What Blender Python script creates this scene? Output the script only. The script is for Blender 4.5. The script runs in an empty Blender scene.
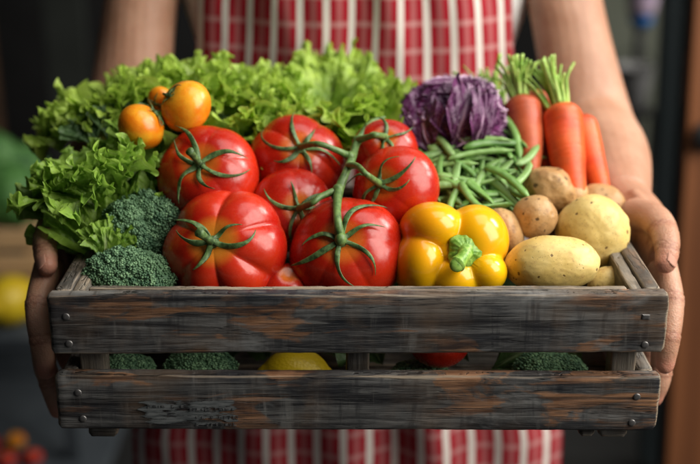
import bpy, bmesh, math, random
import numpy as np
from mathutils import Vector, Matrix, noise

random.seed(7); RNG = np.random.default_rng(7)
scene = bpy.context.scene
COL = scene.collection
R = math.radians

# ------------------------------------------------------------------ camera
PITCH = R(20); CS, SN = math.cos(PITCH), math.sin(PITCH)
CAM = Vector((-0.0064, -0.857, 0.365)); FPX = 60 / 36 * 700
FWD = Vector((0, CS, -SN)); UP = Vector((0, SN, CS)); RT = Vector((1, 0, 0)); BACK = -FWD

def P(px, py, Y):
    """photo pixel + depth plane y=Y  ->  world point"""
    d = FWD + RT * ((px - 350) / FPX) - UP * ((py - 232) / FPX)
    return CAM + d * ((Y - CAM.y) / d.y)
def mpp(p):                      # metres per photo pixel at a world point
    return (Vector(p) - CAM).dot(FWD) / FPX

cam_d = bpy.data.cameras.new('camera'); cam = bpy.data.objects.new('camera', cam_d); COL.objects.link(cam)
cam.location = CAM; cam.rotation_euler = (R(70), 0, 0)
cam_d.lens = 60; cam_d.sensor_width = 36; cam_d.clip_end = 100; cam_d.clip_start = 0.01
cam_d.dof.use_dof = True; cam_d.dof.focus_distance = 0.955; cam_d.dof.aperture_fstop = 2.9
scene.camera = cam

# ------------------------------------------------------------------ object helpers
def tag(o, label=None, cat=None, group=None, kind=None):
    if label: o['label'] = label
    if cat: o['category'] = cat
    if group: o['group'] = group
    if kind: o['kind'] = kind
    return o

def empty(name, loc):
    o = bpy.data.objects.new(name, None); COL.objects.link(o); o.location = loc
    o.empty_display_size = 0.02
    return o

def keep_parent(o, parent):
    """parent without moving: child coordinates stay world coordinates (parent is never rotated)"""
    o.parent = parent
    o.matrix_parent_inverse = Matrix.Translation(-Vector(parent.location))

def mk(name, V, F, mat, parent=None, uv=None, col=None, smooth=True, local=False):
    """V (n,3), F list/array of faces -> object"""
    me = bpy.data.meshes.new(name)
    V = np.asarray(V, dtype=np.float32)
    if isinstance(F, np.ndarray):
        k = F.shape[1]; n = F.shape[0]
        me.vertices.add(len(V)); me.vertices.foreach_set('co', V.ravel())
        me.loops.add(n * k); me.loops.foreach_set('vertex_index', F.astype(np.int32).ravel())
        me.polygons.add(n); me.polygons.foreach_set('loop_start', np.arange(0, n * k, k, dtype=np.int32))
        me.update(calc_edges=True)
    else:
        me.from_pydata([tuple(map(float, v)) for v in V], [], F)
    me.validate()
    if smooth:
        me.polygons.foreach_set('use_smooth', [True] * len(me.polygons))
    if uv is not None:
        uv = np.asarray(uv, dtype=np.float32)
        li = np.zeros(len(me.loops), dtype=np.int32); me.loops.foreach_get('vertex_index', li)
        l = me.uv_layers.new(name='UVMap'); l.data.foreach_set('uv', uv[li].ravel())
    if col is not None:
        a = me.attributes.new('tone', 'FLOAT', 'POINT'); a.data.foreach_set('value', np.asarray(col, dtype=np.float32))
    me.materials.append(mat)
    o = bpy.data.objects.new(name, me); COL.objects.link(o)
    if parent is not None:
        if local: o.parent = parent
        else: keep_parent(o, parent)
    return o

def gridfaces(nu, nv, wrap_v=False, off=0):
    i = np.arange(nu - 1)[:, None]; j = np.arange(nv if wrap_v else nv - 1)[None, :]
    a = i * nv + j; b = i * nv + (j + 1) % nv
    return (np.stack([a, b, b + nv, a + nv], -1).reshape(-1, 4) + off)

def orient(z_dir, roll=0.0, x_hint=None):
    z = Vector(z_dir).normalized(); h = Vector(x_hint) if x_hint is not None else Vector((1, 0, 0))
    x = (h - z * h.dot(z)).normalized(); y = z.cross(x)
    m = Matrix((x, y, z)).transposed()
    return (m @ Matrix.Rotation(roll, 3, 'Z'))

def place(o, loc, rot3):
    o.location = loc; o.rotation_euler = rot3.to_euler()

def catmull(pts, n):
    """smooth interpolation of rows (any dimension)"""
    p = np.asarray(pts, float)
    if len(p) == 2:
        t = np.linspace(0, 1, n)[:, None]; return p[0] * (1 - t) + p[1] * t
    q = np.vstack([2 * p[0] - p[1], p, 2 * p[-1] - p[-2]])
    out = []
    for k in range(n):
        u = k / (n - 1) * (len(p) - 1); i = min(int(u), len(p) - 2); t = u - i
        a, b, c, d = q[i], q[i + 1], q[i + 2], q[i + 3]
        out.append(0.5 * (2 * b + (c - a) * t + (2 * a - 5 * b + 4 * c - d) * t * t + (3 * b - a - 3 * c + d) * t ** 3))
    return np.array(out)

def sweep(path, rw, rt=None, hint=(0, 0, 1), seg=12, caps=True, twist=0.0):
    """tube along path (n,3) with half width rw and half thickness rt along hint; returns V,F"""
    path = np.asarray(path, float); n = len(path)
    rw = np.broadcast_to(rw, n).astype(float); rt = rw if rt is None else np.broadcast_to(rt, n).astype(float)
    T = np.gradient(path, axis=0); T /= np.linalg.norm(T, axis=1)[:, None] + 1e-12
    h = np.asarray(hint, float); H = np.broadcast_to(h, (n, 3)).copy() if h.ndim == 1 else h.copy()
    N = np.zeros((n, 3)); prev = None
    for i in range(n):
        v = H[i] - T[i] * H[i].dot(T[i])
        if np.linalg.norm(v) < 0.15 and prev is not None: v = prev - T[i] * prev.dot(T[i])
        if np.linalg.norm(v) < 1e-6: v = np.array([1, 0, 0]) - T[i] * T[i][0]
        v /= np.linalg.norm(v); N[i] = v; prev = v
    S = np.cross(T, N)
    a = np.linspace(0, 2 * np.pi, seg, endpoint=False) + twist
    V = (path[:, None, :] + S[:, None, :] * (np.cos(a)[None, :, None] * rw[:, None, None]) + N[:, None, :] * (np.sin(a)[None, :, None] * rt[:, None, None])).reshape(-1, 3)
    F = [tuple(f) for f in gridfaces(n, seg, True)]
    if caps:
        V = np.vstack([V, path[0] - T[0] * min(rw[0], rt[0]) * .4, path[-1] + T[-1] * min(rw[-1], rt[-1]) * .4])
        c0, c1 = n * seg, n * seg + 1
        for j in range(seg):
            F.append((c0, (j + 1) % seg, j)); F.append((c1, (n - 1) * seg + j, (n - 1) * seg + (j + 1) % seg))
    return V, F

class Bag:
    """collects many closed pieces into one mesh"""
    def __init__(s): s.V = []; s.F = []; s.n = 0; s.C = []; s.U = []
    def add(s, V, F, c=None, uv=None):
        V = np.asarray(V, float)
        s.V.append(V); s.F += [tuple(int(k) + s.n for k in f) for f in F]
        s.C.append(np.full(len(V), 0.0) if c is None else np.broadcast_to(c, len(V)))
        if uv is not None: s.U.append(uv)
        s.n += len(V); return s
    def tube(s, pts, rad, n=24, seg=12, flat=1.0, hint=(0, 0, 1), c=None):
        d = np.column_stack([np.array([tuple(p) for p in pts], float), np.asarray(rad, float)])
        q = catmull(d, n); return s.add(*sweep(q[:, :3], q[:, 3], q[:, 3] * flat, hint, seg), c=c)
    def ball(s, c, r, nu=14, nv=20):
        t = np.linspace(0, np.pi, nu)[:, None]; a = np.linspace(0, 2 * np.pi, nv, endpoint=False)[None, :]
        r = np.broadcast_to(r, 3)
        V = np.stack([r[0] * np.sin(t) * np.cos(a), r[1] * np.sin(t) * np.sin(a), r[2] * np.cos(t) + 0 * a], -1).reshape(-1, 3) + np.array(tuple(c))
        return s.add(V, gridfaces(nu, nv, True))
    def build(s, name, mat, parent=None, **k):
        return mk(name, np.vstack(s.V), s.F, mat, parent, col=np.concatenate(s.C), uv=np.vstack(s.U) if s.U else None, **k)

def sphere_dirs(nu, nv):
    t = np.linspace(1e-4, np.pi - 1e-4, nu)[:, None]; a = np.linspace(0, 2 * np.pi, nv, endpoint=False)[None, :]
    return np.stack([np.sin(t) * np.cos(a), np.sin(t) * np.sin(a), np.cos(t) + 0 * a], -1).reshape(-1, 3), np.broadcast_to(t, (nu, nv)).ravel(), np.broadcast_to(a, (nu, nv)).ravel()

def nz(V, scale, off=(0, 0, 0), octv=1):
    off = Vector(off); out = np.empty(len(V))
    for i, v in enumerate(V):
        p = Vector(v) * scale + off
        out[i] = noise.noise(p) if octv == 1 else noise.fractal(p, 0.9, 2.0, octv)
    return out

# ------------------------------------------------------------------ material helpers
class NT:
    def __init__(s, name, rough=.5, spec=.5):
        s.m = bpy.data.materials.new(name); s.m.use_nodes = True; s.t = s.m.node_tree; s.n = s.t.nodes
        s.b = s.n['Principled BSDF']; s.out = s.n['Material Output']
        s.b.inputs['Roughness'].default_value = rough; s.b.inputs['Specular IOR Level'].default_value = spec
    def new(s, typ, **kw):
        n = s.n.new(typ)
        for k, v in kw.items(): setattr(n, k, v)
        return n
    def link(s, a, b): s.t.links.new(a, b)
    def coord(s, which='Object'):
        return s.new('ShaderNodeTexCoord').outputs[which]
    def rnd(s):
        return s.new('ShaderNodeObjectInfo').outputs['Random']
    def mapping(s, src, scale=(1, 1, 1), loc=(0, 0, 0)):
        m = s.new('ShaderNodeMapping'); s.link(src, m.inputs[0]); m.inputs['Scale'].default_value = scale; m.inputs['Location'].default_value = loc
        return m.outputs[0]
    def noise(s, src, scale, detail=4, rough=.55, dist=0, w=None):
        n = s.new('ShaderNodeTexNoise'); 
        if w is not None:
            n.noise_dimensions = '4D'; m = s.math('MULTIPLY', w, 37.0); s.link(m, n.inputs['W'])
        s.link(src, n.inputs['Vector']); n.inputs['Scale'].default_value = scale; n.inputs['Detail'].default_value = detail
        n.inputs['Roughness'].default_value = rough; n.inputs['Distortion'].default_value = dist
        return n.outputs['Fac']
    def vor(s, src, scale, out='Distance', feature='F1', rnd=1.0):
        n = s.new('ShaderNodeTexVoronoi'); n.feature = feature; s.link(src, n.inputs['Vector']); n.inputs['Scale'].default_value = scale
        n.inputs['Randomness'].default_value = rnd
        return n.outputs[out]
    def math(s, op, a, b=0.0, c=None, clamp=False):
        n = s.new('ShaderNodeMath', operation=op); n.use_clamp = clamp
        for i, v in enumerate((a, b) if c is None else (a, b, c)):
            if isinstance(v, (int, float)): n.inputs[i].default_value = v
            else: s.link(v, n.inputs[i])
        return n.outputs[0]
    def step(s, x, lo, hi, a=0.0, b=1.0):
        n = s.new('ShaderNodeMapRange'); n.interpolation_type = 'SMOOTHSTEP'
        s.link(x, n.inputs['Value']); n.inputs['From Min'].default_value = lo; n.inputs['From Max'].default_value = hi
        n.inputs['To Min'].default_value = a; n.inputs['To Max'].default_value = b
        return n.outputs['Result']
    def mix(s, f, a, b, mode='MIX'):
        n = s.new('ShaderNodeMix', data_type='RGBA', blend_type=mode)
        for i, v in ((0, f), (6, a), (7, b)):
            if isinstance(v, (int, float)): n.inputs[i].default_value = v
            elif isinstance(v, tuple): n.inputs[i].default_value = (*v, 1)
            else: s.link(v, n.inputs[i])
        return n.outputs[2]
    def sep(s, v):
        n = s.new('ShaderNodeSeparateXYZ'); s.link(v, n.inputs[0]); return n.outputs
    def attr(s, name='tone'):
        n = s.new('ShaderNodeAttribute', attribute_name=name); return n.outputs['Fac']
    def base(s, c):
        if isinstance(c, tuple): s.b.inputs['Base Color'].default_value = (*c, 1)
        else: s.link(c, s.b.inputs['Base Color'])
    def rough(s, c): s.link(c, s.b.inputs['Roughness'])
    def bump(s, h, strength=.3, dist=.001):
        n = s.new('ShaderNodeBump'); n.inputs['Strength'].default_value = strength; n.inputs['Distance'].default_value = dist
        s.link(h, n.inputs['Height']); s.link(n.outputs[0], s.b.inputs['Normal']); return n.outputs[0]
    def sss(s, w, rad=(1, .4, .2), scale=.005):
        s.b.inputs['Subsurface Weight'].default_value = w; s.b.inputs['Subsurface Radius'].default_value = rad; s.b.inputs['Subsurface Scale'].default_value = scale
    def translucent(s, col, f):
        t = s.new('ShaderNodeBsdfTranslucent'); mx = s.new('ShaderNodeMixShader'); mx.inputs[0].default_value = f
        s.link(col, t.inputs[0]); s.link(s.b.outputs[0], mx.inputs[1]); s.link(t.outputs[0], mx.inputs[2]); s.link(mx.outputs[0], s.out.inputs[0])

def wood_mat(name, pale=0.0, brown=.5, seed=0.0):
    t = NT(name, .62, .35); o = t.coord(); r = t.rnd()
    g = t.noise(t.mapping(o, (6, 70, 120), (seed, 0, 0)), 1.0, 9, .68, .9, w=r)          # grain lines along x
    g2 = t.noise(t.mapping(o, (14, 90, 330)), 1.0, 4, .6, .3, w=r)
    patch = t.noise(t.mapping(o, (9, 20, 30)), 1.0, 6, .6, 1.2, w=r)                       # worn through paint
    big = t.noise(t.mapping(o, (4, 8, 12)), 1.0, 3, .5, .4, w=r)
    strokes = t.noise(t.mapping(o, (95, 14, 11)), 1.0, 6, .65, .5, w=r)                     # saw strokes across
    fine = t.noise(t.mapping(o, (420, 30, 22)), 1.0, 3, .6, 0, w=r)
    area_ = t.noise(t.mapping(o, (11, 8, 16), (4, 2, seed)), 1.0, 3, .5, .5, w=r)
    c = t.mix(t.step(g, .40, .64), (.014, .014, .016), (.165, .165, .16))
    c = t.mix(t.math('MULTIPLY', t.step(strokes, .50, .64), t.step(area_, .46, .62, 0, .55)), c, (.23, .225, .21))
    c = t.mix(t.math('MULTIPLY', t.step(strokes, .50, .38), t.step(area_, .62, .45, 0, .6)), c, (.014, .015, .019))
    wash = t.noise(t.mapping(o, (14, 5, 9), (seed, 3, 1)), 1.0, 4, .6, .3, w=r); c = t.mix(t.step(wash, .42, .66, 0, .38), c, (.20, .125, .07))
    pm = t.math('MULTIPLY', t.step(patch, .56 - .1 * brown, .62 - .1 * brown), t.step(big, .42, .50))
    bc = t.mix(t.step(g2, .35, .65), (.16, .066, .027), (.42, .21, .10))
    c = t.mix(t.math('MULTIPLY', pm, .32 + .9 * brown, clamp=True), c, bc)
    c = t.mix(t.math('MULTIPLY', pm, t.step(g, .52, .40, 0, .8)), c, (.025, .02, .018))
    crack = t.noise(t.mapping(o, (3, 40, 210), (seed, 9, 0)), 1.0, 3, .5, 1.5, w=r); c = t.mix(t.step(t.math('ABSOLUTE', t.math('SUBTRACT', crack, .5)), .012, .004, 0, .85), c, (.006, .006, .006))
    dk = t.noise(t.mapping(o, (10, 10, 26), (7, seed, 2)), 1.0, 5, .6, .8, w=r); c = t.mix(t.step(dk, .48, .36, 0, .62), c, (.010, .013, .020))
    c = t.mix(t.step(dk, .57, .68, 0, .55), c, (.27, .275, .27))
    if pale: c = t.mix(pale, c, t.mix(t.step(g, .3, .7), (.10, .085, .065), (.30, .26, .20)))
    c = t.mix(t.math('MULTIPLY', t.step(g2, .45, .25), .7), c, (.01, .01, .01))
    c = t.mix(t.math('MULTIPLY', t.step(t.math('ADD', t.attr(), t.math('MULTIPLY', t.math('SUBTRACT', g, .5), 1.6)), .35, .75), .85), c, (.34, .27, .19))
    c = t.mix(t.math('MULTIPLY', t.step(fine, .60, .72), .14), c, (.22, .2, .17))
    t.base(c)
    t.rough(t.step(strokes, .3, .7, .42, .75))
    h = t.math('ADD', t.math('MULTIPLY', g, 1.3), t.math('ADD', t.math('MULTIPLY', g2, .5), t.math('ADD', t.math('MULTIPLY', fine, .12), t.step(t.math('ABSOLUTE', t.math('SUBTRACT', crack, .5)), .0, .02))))
    t.bump(h, .75, .0016)
    return t.m

M = {}
M['wood'] = wood_mat('weathered_dark_wood', 0, .55)
M['wood_lid'] = wood_mat('weathered_plank_grey', .25, .2, 3.0)
M['wood_pale'] = wood_mat('weathered_pale_wood', .62, .1, 8.0)

t = NT('nail_steel', .38, .5); t.b.inputs['Metallic'].default_value = .75
t.base(t.mix(t.noise(t.coord(), 500, 3), (.10, .09, .085), (.36, .35, .34))); M['nail'] = t.m

def tomato_mat(name, deep, mid, stem, speck=(.8, .25, .08)):
    t = NT(name, .2, .5); o = t.coord('Generated'); s = t.sep(o)
    n = t.noise(o, 2.2, 3, .5, .2, w=t.rnd())
    c = t.mix(t.step(n, .35, .68), deep, mid)
    zone = t.math('ADD', s[2], t.math('MULTIPLY', t.math('SUBTRACT', t.noise(o, 7, 4), .5), .25))
    rr = t.math('ADD', t.math('POWER', t.math('SUBTRACT', s[0], .5), 2.0), t.math('POWER', t.math('SUBTRACT', s[1], .5), 2.0))
    ring = t.math('MULTIPLY', t.step(rr, .055, .0), t.step(zone, .6, .8))
    c = t.mix(t.math('MULTIPLY', ring, .75), c, stem)
    sp = t.vor(o, 42); c = t.mix(t.math('MULTIPLY', t.step(sp, .11, .04), .6), c, speck)
    t.base(c); t.rough(t.step(t.noise(o, 30, 5), .3, .75, .20, .36))
    t.sss(.06, (1, .2, .1), .004)
    t.b.inputs['Coat Weight'].default_value = .06; t.b.inputs['Coat Roughness'].default_value = .12
    t.bump(t.math('ADD', t.noise(o, 9, 3), t.math('MULTIPLY', t.noise(o, 160, 2), .05)), .12, .002)
    return t.m
M['tomato'] = tomato_mat('ripe_tomato_skin', (.36, .009, .003), (.54, .024, .005), (.72, .20, .02))
M['tomato_orange'] = tomato_mat('orange_tomato_skin', (.80, .20, .005), (.90, .40, .02), (.8, .42, .03), (.9, .55, .2))
M['tomato_heir'] = tomato_mat('beefsteak_tomato_skin', (.44, .009, .004), (.60, .036, .008), (.85, .34, .03))
M['pepper'] = None
t = NT('pepper_skin', .20, .5); o = t.coord('Object')
f = t.noise(o, 12, 2, .5, 0)
sx = t.sep(t.coord('Generated'))
side = t.math('MULTIPLY', t.step(sx[0], .42, .0), t.step(sx[1], .25, .75))
c = t.mix(t.step(f, .35, .7), (.86, .40, .003), (.93, .54, .006)); c = t.mix(t.math('MULTIPLY', side, .85), c, (.86, .20, .01))
t.base(c); t.sss(.1, (1, .6, .1), .005); t.bump(t.noise(o, 40, 3), .12, .002)
t.b.inputs['Coat Weight'].default_value = .10; t.b.inputs['Coat Roughness'].default_value = .12; M['pepper'] = t.m

def green_mat(name, a, b, rough=.5, sc=60, bump=.3, sss=.0):
    t = NT(name, rough, .45); o = t.coord(); n = t.noise(o, sc, 5, .6, .3, w=t.rnd())
    c = t.mix(t.step(n, .32, .68), a, b); t.base(c); t.bump(n, bump, .0008)
    if sss: t.sss(sss, (.4, 1, .2), .003)
    return t.m
M['calyx'] = green_mat('tomato_calyx_green', (.022, .052, .014), (.13, .23, .07), .5, 240, .6)
M['vine'] = green_mat('vine_stem_green', (.055, .12, .028), (.16, .27, .075), .45, 150)
M['pepper_stem'] = green_mat('pepper_stem_green', (.09, .24, .015), (.30, .50, .09), .4, 220)
M['carrot_green'] = green_mat('carrot_stalk_green', (.22, .42, .05), (.50, .66, .18), .4, 90, .3, .1)
M['broc_stalk'] = green_mat('broccoli_stalk_green', (.10, .20, .05), (.22, .34, .12), .5, 70)

t = NT('broccoli_buds', .55, .4); o = t.coord(); a = t.attr()
n = t.noise(o, 28, 3, .5, .2, w=t.rnd())
c = t.mix(t.step(n, .3, .7), (.035, .098, .050), (.090, .180, .085)); c = t.mix(t.step(a, .35, 1.0), c, (.19, .33, .17))
t.base(c); t.bump(t.noise(o, 900, 2), .3, .0005); M['broc'] = t.m

def bean_mat():
    t = NT('green_bean_skin', .36, .45); o = t.coord(); r = t.rnd()
    n = t.noise(t.mapping(o, (15, 60, 60)), 1, 4, .6, .3, w=r)
    c = t.mix(t.step(n, .3, .7), (.05, .155, .02), (.19, .38, .08)); c = t.mix(t.math('MULTIPLY', r, .55), c, (.30, .46, .17))
    c = t.mix(t.step(t.attr(), .5, 1.0), c, (.33, .42, .14)); t.base(c)
    t.bump(t.noise(t.mapping(o, (60, 200, 200)), 1, 3), .25, .0010); t.sss(.08, (.4, 1, .2), .003); return t.m
M['bean'] = bean_mat()

def leaf_mat(name, dark, light, rib, trans=.35, rough=.42, vs=1.0):
    t = NT(name, rough, .4); uv = t.coord('UV'); s = t.sep(uv)      # x: -1..1 across -> 0..1 ; y: 0..1 base to tip
    ax = t.math('ABSOLUTE', t.math('SUBTRACT', t.math('MULTIPLY', s[0], 2), 1))
    o = t.coord('Object'); n = t.noise(o, 35, 4, .6, .4)
    c = t.mix(t.step(n, .3, .7), dark, light)
    c = t.mix(t.math('MULTIPLY', t.step(t.attr(), .55, 1.0), .55), c, light)
    w = t.math('MULTIPLY', ax, t.math('ADD', t.math('MULTIPLY', s[1], 1.0), .12))
    ribm = t.math('MULTIPLY', t.step(w, .11, .02), t.step(s[1], .95, .55))
    v = t.math('SUBTRACT', s[1], t.math('MULTIPLY', ax, .45))
    wv = t.math('ABSOLUTE', t.math('SINE', t.math('ADD', t.math('MULTIPLY', v, 21 * vs), t.math('MULTIPLY', n, 3.0))))
    vein = t.step(wv, .14, .02)
    fine = t.vor(t.mapping(o, (1, 1, 1)), 260, 'Distance', 'DISTANCE_TO_EDGE'); fv = t.step(fine, .10, .02)
    c = t.mix(t.math('MULTIPLY', vein, .38), c, rib); c = t.mix(t.math('MULTIPLY', fv, .12), c, rib)
    c = t.mix(t.math('MULTIPLY', ribm, .9), c, rib)
    t.base(c)
    h = t.math('ADD', t.math('MULTIPLY', vein, -.8), t.math('ADD', t.math('MULTIPLY', fine, 1.0), t.math('MULTIPLY', n, .8)))
    t.bump(h, .35, .0014)
    if trans: t.translucent(c, trans)
    return t.m
M['lettuce'] = leaf_mat('lettuce_leaf', (.17, .34, .022), (.50, .68, .10), (.60, .72, .30))
M['lettuce_mid'] = leaf_mat('lettuce_leaf_green', (.09, .24, .018), (.37, .58, .08), (.55, .68, .30))
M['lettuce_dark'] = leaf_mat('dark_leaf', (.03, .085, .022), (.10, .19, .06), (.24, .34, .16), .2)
M['cab_leaf'] = leaf_mat('red_cabbage_leaf', (.035, .005, .034), (.12, .018, .10), (.66, .46, .62), .1, .35, 1.3)

t = NT('red_cabbage', .35, .45); o = t.coord(); a = t.attr(); n = t.noise(o, 40, 4, .6, .5)
c = t.mix(t.step(n, .3, .7), (.035, .005, .034), (.15, .024, .12)); c = t.mix(t.step(a, .48, .9), c, (.68, .48, .64))
t.base(c); t.bump(t.noise(o, 120, 4), .4, .002); M['cabbage'] = t.m
M['green_cabbage'] = green_mat('green_cabbage', (.035, .13, .03), (.12, .30, .07), .5, 30)

def potato_mat(name, a, b, spot, dirt, spots=.09, patchy=.35):
    t = NT(name, .42, .4); o = t.coord(); r = t.rnd()
    n = t.noise(o, 26, 5, .6, .3, w=r); n2 = t.noise(o, 120, 5, .65, .2, w=r)
    c = t.mix(t.step(n, .32, .7), a, b)
    c = t.mix(t.math('MULTIPLY', t.step(n2, .52, .72), patchy), c, dirt)
    big = t.noise(o, 17, 4, .6, .8, w=r); c = t.mix(t.math('MULTIPLY', t.step(big, .60, .70), patchy), c, dirt)
    off = t.new('ShaderNodeVectorMath', operation='ADD'); t.link(o, off.inputs[0]); t.link(r, off.inputs[1])
    wob = t.new('ShaderNodeVectorMath', operation='ADD'); t.link(off.outputs[0], wob.inputs[0])
    nn = t.math('MULTIPLY', t.noise(o, 300, 3), .004); t.link(nn, wob.inputs[1])
    d = t.vor(wob.outputs[0], 105)
    cc = t.vor(wob.outputs[0], 105, 'Color'); sz = t.math('MULTIPLY', t.sep(cc)[0], spots * 2)
    m = t.step(t.math('SUBTRACT', d, sz), .05, .0)
    c = t.mix(t.math('MULTIPLY', m, .85), c, spot)
    d2 = t.vor(off.outputs[0], 420); c = t.mix(t.math('MULTIPLY', t.step(d2, .20, .08), .6), c, spot)
    t.base(c); t.rough(t.step(n2, .3, .7, .36, .58)); t.sss(.1, (1, .7, .3), .004)
    t.bump(t.math('ADD', t.math('MULTIPLY', m, -1.2), t.math('MULTIPLY', n2, .7)), .4, .0012)
    return t.m
M['potato'] = potato_mat('yellow_potato_skin', (.64, .45, .13), (.80, .62, .25), (.13, .065, .02), (.44, .27, .09), .10, .8)
M['potato_brown'] = potato_mat('brown_potato_skin', (.40, .22, .085), (.56, .35, .15), (.06, .03, .012), (.17, .085, .035), .12, .7)

def carrot_mat(name, c1, c2, dirt):
    t = NT(name, .40, .4); o = t.coord(); r = t.rnd()
    n = t.noise(t.mapping(o, (60, 60, 420)), 1, 4, .6, .3, w=r); n2 = t.noise(t.mapping(o, (25, 25, 30)), 1, 4, .6, .3, w=r)
    c = t.mix(t.step(n2, .3, .7), c1, c2); c = t.mix(t.math('MULTIPLY', t.step(n, .58, .72), .5), c, (.34, .06, .02))
    dm = t.math('MULTIPLY', t.step(t.attr(), .25, 1.0), t.step(t.noise(t.mapping(o, (50, 50, 90)), 1, 5, .65, .6, w=r), .35, .6)); c = t.mix(t.math('MULTIPLY', dm, dirt), c, (.13, .05, .02)); c = t.mix(t.math('MULTIPLY', t.step(t.noise(o, 38, 5, .7, .5, w=r), .52, .68), .45), c, (.30, .06, .02))
    t.base(c); t.bump(t.math('ADD', n, t.math('MULTIPLY', n2, .6)), .45, .0012); t.sss(.1, (1, .3, .1), .005);
    return t.m
M['carrot'] = carrot_mat('carrot_skin', (.62, .062, .012), (.80, .14, .028), .6)
M['carrot_dull'] = carrot_mat('dull_carrot_skin', (.42, .065, .025), (.60, .14, .05), 1.0)

t = NT('lemon_skin', .38, .45); o = t.coord(); t.base(t.mix(t.step(t.noise(o, 20, 3), .3, .7), (.62, .42, .01), (.72, .54, .02)))
t.bump(t.vor(o, 420), .3, .001); M['lemon'] = t.m

t = NT('skin', .47, .42); o = t.coord(); n = t.noise(o, 14, 4, .6, .3); n2 = t.noise(o, 90, 4, .6)
c = t.mix(t.step(n, .3, .7), (.40, .205, .125), (.53, .30, .20)); c = t.mix(t.math('MULTIPLY', t.step(t.attr(), .2, 1.0), .55), c, (.66, .22, .165))
c = t.mix(t.math('MULTIPLY', t.step(n2, .50, .75), .3), c, (.34, .13, .08)); c = t.mix(t.math('MULTIPLY', t.attr('crease'), .55), c, (.22, .06, .04))
t.base(c); t.sss(.25, (1, .35, .2), .008); t.bump(t.math('ADD', t.noise(o, 180, 5), t.math('MULTIPLY', t.vor(o, 700), .5)), .45, .0012); M['skin'] = t.m
t = NT('fingernail', .55, .2); t.base(t.mix(t.noise(t.coord(), 40), (.46, .23, .16), (.52, .27, .20))); M['nailskin'] = t.m

t = NT('striped_apron_cloth', .85, .2); uv = t.coord('UV'); s = t.sep(uv)
fx = t.math('FRACT', t.math('DIVIDE', s[0], .0284)); fy = t.math('FRACT', t.math('DIVIDE', s[1], .030))
dx = t.math('ABSOLUTE', t.math('SUBTRACT', fx, .5)); dy = t.math('ABSOLUTE', t.math('SUBTRACT', fy, .5))
wx = t.step(dx, .155, .115); wy = t.math('MULTIPLY', t.step(dy, .14, .08), .22)
edge = t.math('MULTIPLY', t.math('MULTIPLY', t.step(dx, .36, .40), .16), 1.0)
c = t.mix(t.math('ADD', wy, edge, clamp=True), (.36, .010, .022), (.80, .62, .58)); c = t.mix(wx, c, (.74, .68, .62))
wv = t.noise(t.mapping(uv, (2400, 900, 1)), 1, 2); c = t.mix(.25, c, t.mix(wv, (.1, .1, .1), (1, 1, 1)), 'OVERLAY')
t.base(c); t.bump(wv, .3, .0006); t.translucent(c, .06); M['apron'] = t.m
def plain(name, a, b, sc=20, rough=.6, bump=.2, metal=0, stretch=(1, 1, 1), spec=.4):
    t = NT(name, rough, spec); o = t.mapping(t.coord(), stretch); n = t.noise(o, sc, 5, .6, .3); t.base(t.mix(t.step(n, .3, .7), a, b)); t.bump(n, bump, .003)
    t.b.inputs['Metallic'].default_value = metal; return t.m
M['shirt'] = plain('white_shirt_cloth', (.70, .69, .67), (.80, .79, .77), 12, .9)
M['trousers'] = plain('dark_trousers', (.008, .009, .012), (.02, .02, .024), 40, .9)
M['bwall'] = plain('dark_wall', (.005, .005, .005), (.010, .010, .010), 3, .9)
M['gwall'] = plain('grey_green_wall', (.15, .165, .125), (.19, .205, .16), 4, .8)
M['slate'] = plain('slate_post_paint', (.10, .135, .145), (.14, .18, .19), 8, .6, .2, 0, (1, 1, .1))
M['door'] = plain('red_brown_door_wood', (.15, .052, .020), (.27, .10, .038), 9, .5, .4, 0, (2, 2, .12))
M['crate_bg'] = plain('light_crate_wood', (.50, .31, .15), (.70, .46, .24), 14, .7, .4, 0, (.3, 1, 2))
M['floor'] = plain('concrete_floor', (.016, .016, .016), (.03, .03, .029), 3, .7)
M['shelf'] = plain('grey_blue_shelf', (.045, .055, .065), (.075, .088, .10), 6, .7)
M['grey'] = plain('grey_enamel', (.20, .20, .20), (.30, .30, .30), 8, .4)
M['black'] = plain('black_iron', (.01, .01, .01), (.02, .02, .02), 30, .5)
M['blue'] = plain('blue_plastic', (.015, .12, .42), (.03, .18, .52), 20, .4)
M['pink'] = plain('pale_plastic', (.55, .42, .60), (.7, .55, .7), 20, .4)
M['hair'] = plain('dark_hair', (.02, .012, .008), (.05, .03, .02), 60, .5)

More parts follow.
